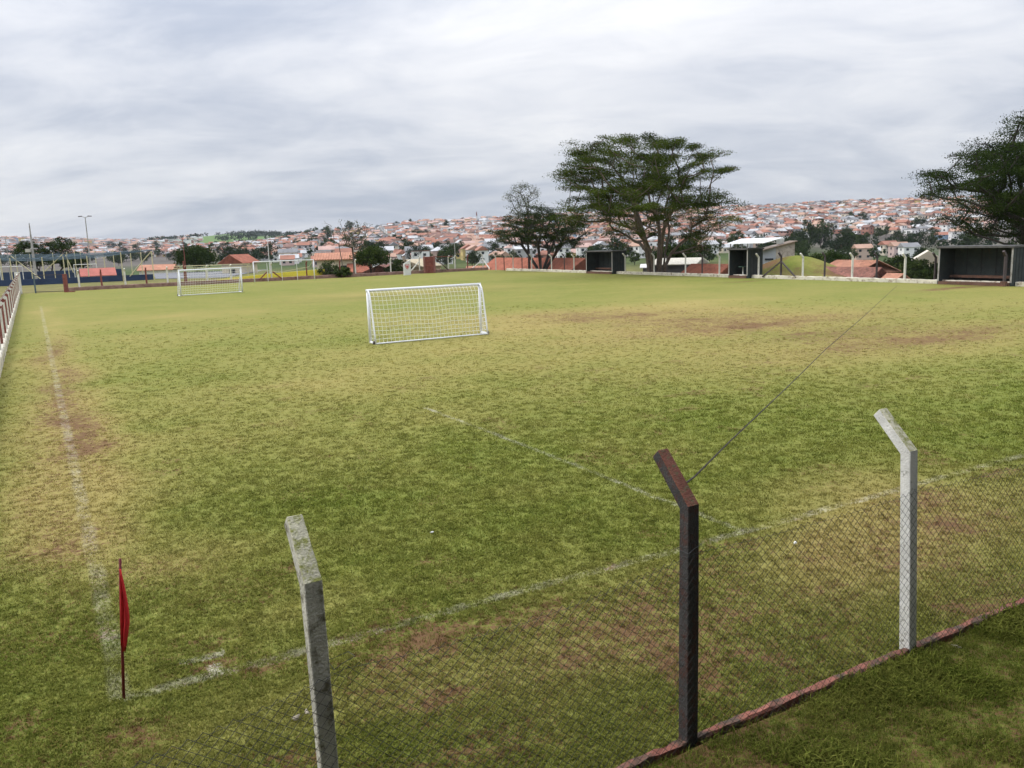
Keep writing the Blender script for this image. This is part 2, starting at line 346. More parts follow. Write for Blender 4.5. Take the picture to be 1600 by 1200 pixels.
nr, na = A.shape; idx = np.arange(nr*na).reshape(nr, na)
Q = np.stack([idx[:-1, :-1], idx[:-1, 1:], idx[1:, 1:], idx[1:, :-1]], -1).reshape(-1, 4)
PXG = np.where(Y > 0, 800+FPX*X/np.maximum(Y, 1), -999)
nn = fbm(X*0.02, Y*0.02, 4)[..., None]; nm = fbm(X*0.0035+40, Y*0.0035, 4)[..., None]
grass_c = np.array([0.105, 0.135, 0.032]); dry_c = np.array([0.21, 0.17, 0.07]); soil = np.array([0.24, 0.15, 0.105]); wood = np.array([0.028, 0.045, 0.018]); past = np.array([0.12, 0.19, 0.055]); town_c = np.array([0.12, 0.105, 0.09])
C = grass_c*(1-nn)+dry_c*nn
k = sstep(260, 420, RR)[..., None]; C = C*(1-k)+(wood*1.6*(1-nn*0.6)+grass_c*nn*0.6)*k
tw = (sstep(450, 650, RR)*(1-sstep(1500, 1700, RR)*(PXG > 250)*(PXG < 540)))[..., None]; C = C*(1-tw)+(town_c*(0.7+0.6*nn))*tw
hl = (sstep(1500, 1800, RR)*sstep(230, 300, PXG)*(1-sstep(540, 600, PXG)))[..., None]
C = C*(1-hl)+np.where(nm > 0.42, past*(0.8+0.4*nn), wood)*hl
C4 = np.concatenate([np.clip(C, 0, 1), np.ones(C.shape[:2]+(1,))], -1).reshape(-1, 4)
V = np.stack([X, Y, Z], -1).reshape(-1, 3)
me = np_mesh('ground', V, Q, [attr_mat('open_ground', 'col')], None, {'col': ('FLOAT_COLOR', 'POINT', C4)}); me.polygons.foreach_set('use_smooth', [True]*len(me.polygons))
tag(link('ground', me), kind='structure')

# ------------------------------------------------------------------ pitch
DRY = [  # pixel, radius u, radius v, amount
 (1000, 490, 9, 4, .6), (1180, 505, 11, 4, .7), (1450, 530, 9, 3, .6), (880, 500, 8, 5, .5), (90, 650, 1.6, 6, .3), (85, 700, 1.3, 5, .3), (120, 850, 1.2, 1.6, .5), (60, 560, 1.4, 8, .2),
 (600, 590, 10, 2, .18), (330, 520, 9, 4, .22), (640, 455, 12, 4, .35), (300, 490, 8, 5, .22), (1380, 850, 2.6, 1.1, .36), (1250, 870, 1.8, .8, .3), (1500, 800, 2.5, 1.5, .35), (820, 1030, 1.2, .7, .18), (300, 880, 1.0, .8, .35), (600, 1080, 1.5, .5, .1),
 (1100, 470, 10, 3, .3), (700, 540, 5, 3, .3), (560, 640, 6, 3, .12), (1330, 780, 1.6, 1.4, .3), (120, 780, 1.3, 1.8, .45), (400, 1140, 1.8, .5, .12), (900, 1000, 1.8, .7, .1), (1090, 960, 1.0, .4, .1), (950, 890, 1.0, .5, .2), (480, 960, 0.9, .5, .2)]
DIRT = [(1500, 449, 4.5, .7, .8), (1160, 440, 2.5, .6, .6), (1190, 507, 7, 2.2, .70), (1080, 500, 5, 1.8, .62), (980, 494, 5, 1.8, .60), (1460, 528, 7, 1.5, .66), (1330, 520, 5, 1.3, .5), (880, 492, 4, 2, .42), (110, 860, .8, 1.0, .34), (95, 700, .8, 4, .26), (90, 650, .6, 3, .2), (640, 1100, .5, .12, .5), (830, 1040, .6, .25, .42), (720, 1000, .6, .3, .34), (560, 1030, .5, .25, .34), (1420, 870, 1.0, .5, .3), (1490, 810, .7, .5, .25),
 (650, 460, 8, 2.5, .2), (330, 1040, .3, .2, .7), (420, 1040, .3, .15, .6), (300, 1010, .3, .2, .4), (955, 885, .09, .09, .9), (290, 890, .5, .4, .28), (380, 920, .5, .3, .25), (1000, 1080, .5, .2, .2), (200, 930, .6, .5, .2), (70, 1010, .6, .3, .28)]
_pd = [(UVn(*on(x, y)[:2]), a, b, c) for x, y, a, b, c in DRY]; _pi = [(UVn(*on(x, y)[:2]), a, b, c) for x, y, a, b, c in DIRT]
def patches(u, v):
    dry = 0.13+0.20*sstep(1, 15, v)+0.44*(fbm(u*0.11+3, v*0.11, 4)-0.42)+0.18*(fbm(u*0.6, v*0.6+9, 3)-0.45); dirt = np.zeros_like(u)  # turf yellows up the pitch; the darker near end also paints in shade
    wu = u+1.6*(fbm(u*0.3+50, v*0.3, 3)-0.5); wv = v+1.6*(fbm(u*0.3, v*0.3+70, 3)-0.5)
    for (c, a, b, k) in _pd:
        dry = dry+k*np.exp(-((wu-c[0])/a)**2-((wv-c[1])/b)**2)*(0.5+fbm(u*0.5+7, v*0.5, 3))
    for (c, a, b, k) in _pi:
        s = 1.0 if a > 0.3 else 0.0
        dirt = dirt+k*np.exp(-(((wu if s else u)-c[0])/a)**2-(((wv if s else v)-c[1])/b)**2)*(0.35+1.3*fbm(u*0.9+17, v*0.9, 4))
    near = 1-sstep(-0.6, 0.2, v); dry = dry+0.02*near; dirt = dirt+0.30*near*sstep(0.36, 0.66, fbm(u*0.8, v*0.8+31, 4))*2  # near strip: bare soil, with extra brown that paints in the foreground shade
    spot = fbm(u*1.3+5, v*1.3+2, 4); dirt = dirt+0.35*sstep(0.66, 0.8, spot)*(1-sstep(14, 22, v))
    st = np.exp(-((wu-0.2)/.8)**2)*sstep(2, 5, v)*(1-sstep(60, 80, v)); dry = dry+.34*st*(.4+1.1*fbm(u*.4+31, v*.25, 3)); dirt = dirt+.62*np.exp(-((wu-.1)/.55)**2)*sstep(3, 6, v)*(1-sstep(30, 45, v))*sstep(.27, .58, fbm(u*.5+12, v*.22+4, 3))
    dirt = dirt*(0.35+1.3*fbm(u*2.7+3, v*2.7+8, 3))
    return np.clip(dry, 0, 1), np.clip(dirt, 0, 1)
def spaced(a, b, s0, s1, knee):
    x = [a]
    while x[-1] < b: x.append(x[-1]+(s0 if x[-1] < knee else min(s1, s0*(1+(x[-1]-knee)*0.12))))
    x[-1] = b; return np.array(x)
gu, gv = spaced(-1.72, 57.4, 0.16, 0.6, 14), spaced(-3.36, 99.5, 0.16, 0.6, 14)
U, Vv = np.meshgrid(gu, gv); dry, dirt = patches(U, Vv)
ZP = 0.05*(fbm(U*0.25, Vv*0.25, 3)-0.5)+0.025*(fbm(U*1.5, Vv*1.5, 3)-0.5)-0.02*dirt
V = np.stack([OU.x+EU.x*U+EV.x*Vv, OU.y+EU.y*U+EV.y*Vv, ZP], -1).reshape(-1, 3)
n_, m_ = U.shape; idx = np.arange(n_*m_).reshape(n_, m_); Q = np.stack([idx[:-1, :-1], idx[:-1, 1:], idx[1:, 1:], idx[1:, :-1]], -1).reshape(-1, 4)
turf = make_turf_mat('worn_turf')
me = np_mesh('pitch', V, Q, [turf], None, {'dry': ('FLOAT', 'POINT', dry), 'dirt': ('FLOAT', 'POINT', dirt)}); me.polygons.foreach_set('use_smooth', [True]*len(me.polygons))
tag(link('pitch', me), kind='structure')
# the bank outside the near kerb
gu2, gv2 = np.arange(-12, 30, 0.2), np.arange(-16, -3.44, 0.14)
gv2[-1] = -3.50
def bank_z(u, v): return 0.035+0.10*sstep(0, 5, -3.5-v)+0.09*(fbm(u*0.7+9, v*0.7, 4)-0.5)
def bank_p(u, v):
    q = fbm(u*0.8+77, v*0.8, 4); return np.clip(0.06+0.5*(fbm(u*0.35, v*0.35+20, 3)-0.45), 0, 1), np.clip(0.42+0.5*sstep(0.46, 0.70, q), 0, 1)
U, Vv = np.meshgrid(gu2, gv2); dry, dirt = bank_p(U, Vv); ZB = bank_z(U, Vv)
V = np.stack([OU.x+EU.x*U+EV.x*Vv, OU.y+EU.y*U+EV.y*Vv, ZB], -1).reshape(-1, 3)
n_, m_ = U.shape; idx = np.arange(n_*m_).reshape(n_, m_); Q = np.stack([idx[:-1, :-1], idx[:-1, 1:], idx[1:, 1:], idx[1:, :-1]], -1).reshape(-1, 4)
me = np_mesh('bank', V, Q, [make_turf_mat('bank_turf', False)], None, {'dry': ('FLOAT', 'POINT', dry), 'dirt': ('FLOAT', 'POINT', dirt)}); me.polygons.foreach_set('use_smooth', [True]*len(me.polygons))
tag(link('bank', me), kind='structure')

# ------------------------------------------------------------------ grass blades (instanced tufts)
def tuft(name, m, nb, spread, h0, h1, w, lean, seed):
    rs = np.random.default_rng(seed); V = []; Fq = []
    for i in range(nb):
        a = rs.uniform(0, 6.283); rad = spread*math.sqrt(rs.uniform()); x, y = rad*math.cos(a), rad*math.sin(a); b = rs.uniform(0, 6.283); h = rs.uniform(h0, h1); ln = lean*rs.uniform(0.3, 1.6)*h
        dx, dy = math.cos(b), math.sin(b); wx, wy = -dy*w/2*rs.uniform(.7, 1.3), dx*w/2; o = len(V)
        V += [(x-wx, y-wy, -0.004), (x+wx, y+wy, -0.004), (x+wx*.8+dx*ln*.35, y+wy*.8+dy*ln*.35, h*.62), (x-wx*.8+dx*ln*.35, y-wy*.8+dy*ln*.35, h*.62), (x+dx*ln, y+dy*ln, h*rs.uniform(.75, 1))]
        Fq += [(o, o+1, o+2, o+3), (o+3, o+2, o+4)]
    me = bpy.data.meshes.new(name); me.from_pydata(V, [], Fq); me.materials.append(m); me.update(); return bpy.data.objects.new(name, me)
def scatter(name, label, tufts, pts, attrs, rot, scl):
    tc_ = bpy.data.collections.new(name+'_tufts')
    for t in tufts: tc_.objects.link(t)
    me = bpy.data.meshes.new(name); n = len(pts); me.vertices.add(n); me.vertices.foreach_set('co', np.asarray(pts, np.float32).ravel())
    for k, a in dict(attrs, rot=rot, scl=scl).items():
        q = me.attributes.new(k, 'FLOAT', 'POINT'); q.data.foreach_set('value', np.asarray(a, np.float32))
    me.update(); o = link(name, me); tag(o, label, 'grass', kind='stuff')
    g = bpy.data.node_groups.new(name, 'GeometryNodeTree'); g.interface.new_socket('Geometry', in_out='INPUT', socket_type='NodeSocketGeometry'); g.interface.new_socket('Geometry', in_out='OUTPUT', socket_type='NodeSocketGeometry')
    n_ = g.nodes; l_ = g.links; gi = n_.new('NodeGroupInput'); go = n_.new('NodeGroupOutput'); ip = n_.new('GeometryNodeInstanceOnPoints'); ci = n_.new('GeometryNodeCollectionInfo')
    ci.inputs['Collection'].default_value = tc_; ci.inputs['Separate Children'].default_value = True; ci.inputs['Reset Children'].default_value = True
    mp = n_.new('GeometryNodeMeshToPoints'); l_.new(gi.outputs[0], mp.inputs[0]); l_.new(mp.outputs[0], ip.inputs['Points'])
    l_.new(ci.outputs[0], ip.inputs['Instance']); ip.inputs['Pick Instance'].default_value = True
    def na(nm):
        a = n_.new('GeometryNodeInputNamedAttribute'); a.data_type = 'FLOAT'; a.inputs['Name'].default_value = nm; return a.outputs['Attribute']
    cx = n_.new('ShaderNodeCombineXYZ'); l_.new(na('rot'), cx.inputs[2]); er = n_.new('FunctionNodeEulerToRotation'); l_.new(cx.outputs[0], er.inputs[0]); l_.new(er.outputs[0], ip.inputs['Rotation'])
    l_.new(na('scl'), ip.inputs['Scale']); l_.new(ip.outputs[0], go.inputs[0])
    mod = o.modifiers.new('scatter', 'NODES'); mod.node_group = g; return o
blade = make_blade_mat('grass_blade'); blade_b = make_blade_mat('bank_grass_blade', False)
NT = 230000
r_ = np.exp(RNG.uniform(math.log(5.0), math.log(125), NT)); th = RNG.uniform(R(-42), R(42), NT)
x = np.sin(th)*r_; y = np.cos(th)*r_; u = (x-OU.x)*EU.x+(y-OU.y)*EU.y; v = (x-OU.x)*EV.x+(y-OU.y)*EV.y
ok = (u > -1.65) & (u < 57) & (v > -3.32) & (v < 98) & (RNG.random(NT) < np.interp(r_, [18, 32, 56], [1, .6, 0])); x, y, u, v, r_ = (a[ok] for a in (x, y, u, v, r_))
dry, dirt = patches(u, v); keep = RNG.random(len(u)) > np.clip(dirt*1.4-0.25, 0, 0.66); x, y, u, v, r_, dry, dirt = (a[keep] for a in (x, y, u, v, r_, dry, dirt))
z = 0.05*(fbm(u*0.25, v*0.25, 3)-0.5)+0.025*(fbm(u*1.5, v*1.5, 3)-0.5)-0.02*dirt
scl = (0.65+0.7*RNG.random(len(u)))*np.interp(r_, [6, 14, 48, 125], [0.9, 1.15, 1.7, 2.4])*np.interp(dry, [0, .6], [1.1, .75])
scatter('grass', 'short patchy green and straw coloured turf of the pitch', [tuft('tuft', blade, 11, 0.062, 0.010, 0.036, 0.0075, 1.2, s) for s in range(6)], np.stack([x, y, z], -1),
        {'dry': dry, 'dirt': dirt*0.6, 'rnd': RNG.random(len(u))}, RNG.uniform(0, 6.28, len(u)), scl)
NB = 60000
u = RNG.uniform(-4, 16, NB); v = -3.52-RNG.power(0.8, NB)*6; x = OU.x+EU.x*u+EV.x*v; y = OU.y+EU.y*u+EV.y*v
dry, dirt = bank_p(u, v); keep = RNG.random(NB) > np.clip((dirt-.5)*1.6, 0, 0.6); u, v, x, y, dry, dirt = (a[keep] for a in (u, v, x, y, dry, dirt))
clump = fbm(u*1.1+3, v*1.1, 4); scl = (0.6+0.8*RNG.random(len(u)))*np.interp(clump, [0.35, 0.7], [0.55, 1.8])
scatter('bank_grass', 'longer ragged grass growing on the bank outside the red kerb', [tuft('bank_tuft', blade_b, 13, 0.08, 0.018, 0.06, 0.006, 1.1, s) for s in range(20, 25)], np.stack([x, y, bank_z(u, v)], -1),
        {'dry': dry, 'dirt': dirt*0.0, 'rnd': RNG.random(len(u))**1.6*0.9}, RNG.uniform(0, 6.28, len(u)), scl)

# ------------------------------------------------------------------ near kerb
def kerb(name, pts_fn, n, w, h, m, jit, seed=1):
    rs = np.random.default_rng(seed); mb = MB(); rows = []
    for i in range(n+1):
        c, side = pts_fn(i/n); a = [rs.uniform(-jit, jit) for _ in range(6)]
        rows.append([c-side*(w/2+a[0])+Vector((0, 0, -0.25)), c-side*(w/2+a[1])+Vector((0, 0, h*0.85+a[2])), c-side*(w*.36)+Vector((0, 0, h+a[3])), c+side*(w*.36)+Vector((0, 0, h+a[4])), c+side*(w/2+a[5])+Vector((0, 0, h*0.85+a[2])), c+side*(w/2+a[0])+Vector((0, 0, -0.25))])
    for r0 in rows: mb.v += [tuple(p) for p in r0]
    for i in range(n):
        for k in range(5): mb.f.append((i*6+k, i*6+k+1, (i+1)*6+k+1, (i+1)*6+k))
    mb.f.append(tuple(range(5, -1, -1))); mb.f.append(tuple(n*6+k for k in range(6)))
    return mb.build(name, m)
tag(kerb('kerb', lambda t: (F(-1.72+t*30, -3.40, 0), EV), 300, 0.080, 0.07, kerb_red, 0.013), kind='structure')

# ------------------------------------------------------------------ chain link fences
def chain_mesh(org, sd_, nd, length, z0, ztop, h, rad, wob=0.0, phase=0.0):
    """zigzag wires between s=0 and length; ztop(s) gives the upper edge"""
    ns = int(length/h); segs_a = []; segs_b = []
    nz_ = int((max(ztop(0), ztop(length/2), ztop(length))-z0)/h)+1
    kk, jj = np.meshgrid(np.arange(ns), np.arange(nz_+1), indexing='ij'); par = (jj+kk) % 2
    s = np.clip(kk*h+par*h, 0, length); zf = jj/nz_
    top = np.vectorize(ztop)(s); z = z0+(top-z0)*zf
    off = wob*(fbm(s*1.3+phase, z*1.7+phase, 2)-0.5)*2; jit = np.where(par == 0, 0.6, -0.6)*rad
    o = np.array(org); a = np.array(sd_); b = np.array(nd)
    Pt = o+s[..., None]*a+(off+jit)[..., None]*b+z[..., None]*np.array([0, 0, 1.0])
    p0 = Pt[:, :-1].reshape(-1, 3); p1 = Pt[:, 1:].reshape(-1, 3)
    d = p1-p0; d /= np.maximum(np.linalg.norm(d, axis=1, keepdims=True), 1e-6); x = np.cross(d, b); x /= np.maximum(np.linalg.norm(x, axis=1, keepdims=True), 1e-6)
    n3 = np.broadcast_to(b, x.shape); V = []
    for t in (0, 2.094, 4.189):
        w = (x*math.cos(t)+n3*math.sin(t))*rad; V += [p0+w, p1+w]
    n = len(p0); V = np.stack(V, 1).reshape(-1, 3); base = np.arange(n)[:, None]*6
    Fq = np.concatenate([base+np.array([0, 1, 3, 2]), base+np.array([2, 3, 5, 4]), base+np.array([4, 5, 1, 0])])
    return np_mesh('chain_link_mesh', V, Fq, [wire_m])
def bent_post(base, armdir, side, hb, arm, w, lean=(0, 0)):
    """square post of width w, bent at height hb towards armdir"""
    mb = MB(); a = Vector(armdir); s = Vector(side); b = Vector(base); ln = Vector((lean[0], lean[1], 0))
    secs = [(b+Vector((0, 0, -0.35)), a, 1), (b, a, 1), (b+ln*hb*.5+Vector((0, 0, hb*.5)), a, .99), (b+ln*hb+Vector((0, 0, hb)), (a-Vector((0, 0, .42))).normalized(), 1.02)]
    tip = b+ln*hb+Vector((0, 0, hb))+(a*0.70+Vector((0, 0, 0.714)))*arm
    secs.append((tip, (a-Vector((0, 0, 1))).normalized(), .92)); o = 0
    for c, ax, k in secs:
        for i, j in ((-1, -1), (1, -1), (1, 1), (-1, 1)): mb.v.append(tuple(c+s*w/2*i*k+ax*w/2*j*k+Vector((random.uniform(-1, 1), random.uniform(-1, 1), 0))*0.002))
    for i in range(len(secs)-1):
        for k in range(4): mb.f.append((i*4+k, i*4+(k+1) % 4, (i+1)*4+(k+1) % 4, (i+1)*4+k))
    mb.f.append((3, 2, 1, 0)); q = (len(secs)-1)*4; mb.f.append((q, q+1, q+2, q+3)); return mb, tip
# near fence
SP = 2.82; U0 = 1.10; VF = -3.38
nf = empty('chain_link_fence', F(U0, VF, 0), 'chain link fence on bent concrete posts along the red kerb in front', 'fence')
near_posts = {}
info = {-1: ('whitewashed bent post at the left end', post_white), 0: ('mossy whitewashed post, leftmost in view', post_white), 1: ('dark grey post with rust red arm', post_grey), 2: ('white painted post beside the red kerb', post_white)}
for i in range(-1, 9):
    u = U0+SP*i; base = F(u, VF, 0); lean = {0: (-0.015, 0.0), 2: (-0.045, 0.0), 1: (0.0, 0)}.get(i, (0, 0))
    if i == 0: base = F(u-.12, VF, 0)
    w = 0.108 if i == 0 else 0.112
    mb, tip = bent_post(base, EV, EU, 2.11 if i == 0 else 2.03, {0: .44, 2: .47}.get(i, .50), w, lean)
    m = post_grey if i % 2 else post_white
    if i == 0: m = mat('old_mossy_concrete', (0.54, 0.52, 0.44), 0.9, 0.25, 5, 0.6, (0.15, 0.135, 0.085), 0.38, bscale=60)
    o = mb.mesh('post'); bm = bmesh.new(); bm.from_mesh(o); bmesh.ops.subdivide_edges(bm, edges=bm.edges[:], cuts=6, use_grid_fill=True)
    bmesh.ops.bevel(bm, geom=[e for e in bm.edges if len(e.link_faces) == 2 and e.calc_face_angle(0) > 1.0], offset=0.006, segments=1, affect='EDGES')
    for q in bm.verts:
        k = fbm(np.array([q.co.x*22+i*9]), np.array([q.co.z*16+q.co.y*20]), 3)[0]-0.5; q.co += Vector((EU*k*0.007+EV*k*0.006))
    bm.to_mesh(o); bm.free(); o.materials.append(m); o.materials.append(arm_red if i % 2 else moss_top)
    for p in o.polygons:     # the weathered upper face of the arm
        if p.center.z > 2.0 and p.normal.z > 0.35: p.material_index = 1
    po = adopt(link('post', o), nf); near_posts[i] = (base, tip, lean)
    if i in info: po['label'] = info[i][0]
tops = {-1: 1.30, 0: 1.58, 1: 1.70, 2: 1.70}
for i in range(-1, 8):
    za, zb = tops.get(i, 1.7), tops.get(i+1, 1.7); sag = 0.10 if i < 1 else 0.03
    f = lambda s, za=za, zb=zb, sag=sag: za+(zb-za)*s/SP-sag*4*(s/SP)*(1-s/SP)
    me = chain_mesh(F(U0+SP*i, VF-0.072, 0), EU, EV, SP, 0.03, f, 0.042, 0.0019, 0.035, i*3.1)
    o = adopt(link('chain_link_mesh', me), nf); o['kind'] = 'stuff'
    mb = MB(); mb.tube([F(U0+SP*(i+t/8), VF-0.072, f(SP*t/8)-.03) for t in range(9)], 0.0013, 4); P(mb, 'tension_wire', wire_m, nf)
    mb = MB()    # tie wire round the post
    c = F(U0+SP*i, VF, za-0.02); q = 0.068
    mb.tube([c+EU*a*q+EV*b*q+Vector((0, 0, dz)) for a, b, dz in ((-1, -1, 0), (-.2, -1.06, .03), (1, -1, .05), (1, 1, .02), (-1, 1, 0), (-1, -1, 0))], 0.0022, 4); P(mb, 'tie_wire', wire_m, nf)

# long loose wire from the dark post across the pitch
b1, t1, _ = near_posts[1]
wpts = [b1+Vector((0, 0, 2.14))+EV*0.16+EU*.06, on(1085, 745, 1.95), on(1140, 690, 1.75), on(1230, 605, 1.4), on(1290, 546, 1.1), on(1350, 494, 0.75), on(1402, 446, 0.12)]
tag(MB().tube(wpts, 0.009, 6).build('loose_wire', mat('black_cable', (.03, .022, .018), .7, .2, 5)), 'thin dark wire strung from the dark post across the pitch', 'wire')

# ------------------------------------------------------------------ corner flag
fb = F(0, 0, 0); cf = empty('corner_flag', fb, 'limp red corner flag on a dark red pole at the pitch corner', 'corner flag')
P(MB().tube([fb+Vector((0, 0, -.1)), fb+Vector((0.05, 0, .5)), fb+Vector((.08, 0, .9)), fb+Vector((.12, .01, 1.36))], [.014, .013, .012, .012], 8), 'pole', pole_red, cf, True)
mb = MB(); ncol, nrow = 9, 14
for j in range(nrow+1):
    t = j/nrow; z = 1.27-0.72*t; wid = 0.016+0.055*math.sin(min(1, t*1.5)*math.pi*.5)*(1 if t < .62 else max(0.0, 1-(t-.62)/.40)**.8)
    for i in range(ncol+1):
        s = i/ncol; fold = math.sin(s*13+t*2.2)*0.026*(0.3+t)
        c = fb+Vector((.112-.06*t, 0.012, z-0.10*s*t))
        mb.v.append(tuple(c+Vector((wid*s-.015*(1-s)*math.sin(t*3), fold-.012-.02*s, 0))))
for j in range(nrow):
    for i in range(ncol): a = j*(ncol+1)+i; mb.f.append((a, a+1, a+ncol+2, a+ncol+1))
fl = P(mb, 'flag', flag_red, cf, True); so = fl.modifiers.new('thick', 'SOLIDIFY'); so.thickness = 0.003

# ------------------------------------------------------------------ portable goals
def goal(name, label, pl, pr, hgt, depth, cell, r_tube, group=None, back=None, wheels=True, net_r=0.006, face=1):
    """pl, pr: front feet; the back leans away from the viewer; curved side stays, net, ground bar"""
    pl, pr = Vector(pl), Vector(pr); a = (pr-pl).normalized(); b = Vector((-a.y, a.x, 0))*face; W_ = (pr-pl).length
    g = empty(name, (pl+pr)/2, label, 'goal', group)
    def Q(s, d, z): return pl+a*s+b*d+Vector((0, 0, z))
    for s in (0, W_): P(MB().tube([Q(s, 0, 0.0), Q(s, 0, hgt)], r_tube, 10), 'upright', goal_white, g, True)
    P(MB().tube([Q(-r_tube, 0, hgt), Q(W_+r_tube, 0, hgt)], r_tube, 10), 'crossbar', goal_white, g, True)
    prof = [(0.0, hgt), (0.10, hgt-0.03), (0.22, hgt-0.16), (0.30, hgt-0.4)] + [(0.30+(depth-0.30)*t, (hgt-0.4)*(1-t)+0.05*t) for t in (0.25, .5, .75, 1.0)]
    for s in (0, W_): P(MB().tube([Q(s, d, z) for d, z in prof], r_tube*.6, 8), 'back_stay', goal_white, g, True)
    for s in (0, W_): P(MB().tube([Q(s, 0, .05), Q(s, depth, .05)], r_tube*.9, 8), 'base_bar', goal_white, g, True)
    P(MB().tube([Q(0, depth, .04), Q(W_, depth, .04)], r_tube*.55, 8), 'ground_bar', goal_white, g, True)
    if wheels:
        for s in (-.05, W_+.05):
            mb = MB(); c = Q(s, depth*.9, .075); mb.tube([c-a*.035, c+a*.035], .075, 14); P(mb, 'wheel', far_dark, g, True)
    # net: strands along the profile and across it
    L_ = [0.0]
    for i in range(1, len(prof)): L_.append(L_[-1]+math.dist(prof[i], prof[i-1]))
    def prf(t):
        x = t*L_[-1]
        for i in range(1, len(prof)):
            if x <= L_[i]+1e-9:
                k = (x-L_[i-1])/(L_[i]-L_[i-1]); return prof[i-1][0]*(1-k)+prof[i][0]*k, prof[i-1][1]*(1-k)+prof[i][1]*k
        return prof[-1]
    ns, nt_ = int(W_/cell), int(L_[-1]/cell); mb = MB()
    def N_(s, t):
        d, z = prf(t); sg = math.sin(math.pi*min(1, max(0, s/W_)))**.5*math.sin(math.pi*t)
        return Q(s, d+0.10*sg+0.02*math.sin(s*5+t*9), max(.03, z-0.05*sg*(1+.5*math.sin(s*3))))
    for i in range(ns+1): mb.tube([N_(W_*i/ns, j/nt_) for j in range(nt_+1)], net_r, 3, False)
    for j in range(nt_+1): mb.tube([N_(W_*i/ns, j/nt_) for i in range(ns+1)], net_r, 3, False)
    for s in (0, W_):   # side nets
        for j in range(1, nt_):
            d, z = prf(j/nt_); mb.tube([Q(s, 0, z*.98), Q(s, d, z)], net_r, 3, False)
        for k in range(1, int(depth/cell)+1):
            dd = k*cell; zz = [p for p in (prf(t/40) for t in range(41)) if p[0] >= dd]
            if zz: mb.tube([Q(s, dd, .05), Q(s, dd, zz[0][1])], net_r, 3, False)
    o = P(mb, 'net', net_m, g); o['kind'] = 'stuff'
    return g
goal('portable_goal', 'white portable goal with net and wheels standing near mid pitch', on(579, 536.4), on(751.6, 520.8), 2.22, 0.66, 0.17, 0.06, net_r=0.007, face=-1)
goal('portable_goal', 'smaller looking white portable goal in front of the far left fence', on(283, 463), on(379, 457), 2.35, 1.0, 0.22, 0.07, net_r=0.008)
# full size goal at the far end
gl_, gr_ = F(23.3, 97.0), F(30.8, 97.0); fg = empty('full_size_goal', (gl_+gr_)/2, 'wide white full size goal frame before the yellow wall', 'goal')
for q in (gl_, gr_): P(MB().tube([q, q+Vector((0, 0, 2.5))], .06, 10), 'upright', goal_white, fg, True)
P(MB().tube([gl_+Vector((0, 0, 2.5)), gr_+Vector((0, 0, 2.5))], .06, 10), 'crossbar', goal_white, fg, True)
for q in (gl_, gr_): P(MB().tube([q+Vector((0, 0, 2.45)), q+EV*1.9+Vector((0, 0, 1.7))], .03, 6), 'net_support', pale_yellow_pole, fg)
P(MB().tube([gl_+EV*1.9+Vector((0, 0, 1.6)), (gl_+gr_)/2+EV*1.9+Vector((0, 0, 1.1)), gr_+EV*1.9+Vector((0, 0, 1.6))], .03, 6), 'sagging_rail', pale_yellow_pole, fg)
for t in (.28, .52, .78): P(MB().tube([gl_*(1-t)+gr_*t+EV*1.9, gl_*(1-t)+gr_*t+EV*1.9+Vector((0, 0, 2.3))], .035, 6), 'back_post', white_p, fg)

# ------------------------------------------------------------------ far fences
def simple_post(base, armdir, hb, arm, w, h0=0.0):
    mb = MB(); b = Vector(base); a = Vector(armdir); mb.bar(b+Vector((0, 0, h0-.2)), b+Vector((0, 0, hb)), w); t = b+Vector((0, 0, hb-.03))
    mb.bar(t, t+(a*.7+Vector((0, 0, .7)))*arm, w*.95); return mb
# right side
UR = 57.55
rk = kerb('kerb_wall', lambda t: (F(UR, 23+t*77.6-6, 0), EU), 220, 0.28, 0.30, kerb_white, 0.022, 5); tag(rk, 'long peeling whitewashed low wall along the right touchline', 'low wall')
rf = empty('chain_link_fence', F(UR, 60, 0), 'chain link fence with alternating pale and dark bent posts behind the whitewashed low wall', 'fence')
wl = [775, 802, 831, 862, 897, 977, 1022, 1071, 1124, 1185, 1254, 1331, 1413]; dk = [788, 816, 846, 882, 1042, 1097, 1288, 1369, 1460]
for pxs, m in ((wl, far_white), (dk, far_dark)):
    for q in pxs:
        v = v_at(UR+.1, q); P(simple_post(F(UR+.1, v), -EU, 1.95+random.uniform(-.06, .06), .5, .13 if m is far_white else .12), 'post', m, rf)
for q in (17.5, 20.3): P(simple_post(F(UR+.1, q), -EU, 1.98, .5, .13), 'post', far_white, rf)
c = F(UR+.1, v_at(UR+.1, 755)); P(simple_post(c, -EU, 2.1, .5, .14), 'post', far_white, rf)
for d in (EV*-2.0, EU*-2.0): P(MB().bar(c+Vector((0, 0, 1.5)), c+d+Vector((0, 0, .15)), .11), 'brace', far_white, rf)
c = F(UR+.1, v_at(UR+.1, 1220)); P(simple_post(c, -EU, 2.0, .5, .14), 'post', far_dark, rf)
for d in (EV*1.9-EU*.3, EV*-1.9-EU*.2): P(MB().bar(c+Vector((0, 0, 1.55)), c+d+Vector((0, 0, .15)), .11), 'brace', far_dark, rf)
o = adopt(link('chain_link_mesh', chain_mesh(F(UR+.17, 18, 0), EV, EU, 81.5, 0.25, lambda s: 1.8, 0.10, 0.0018)), rf); o['kind'] = 'stuff'
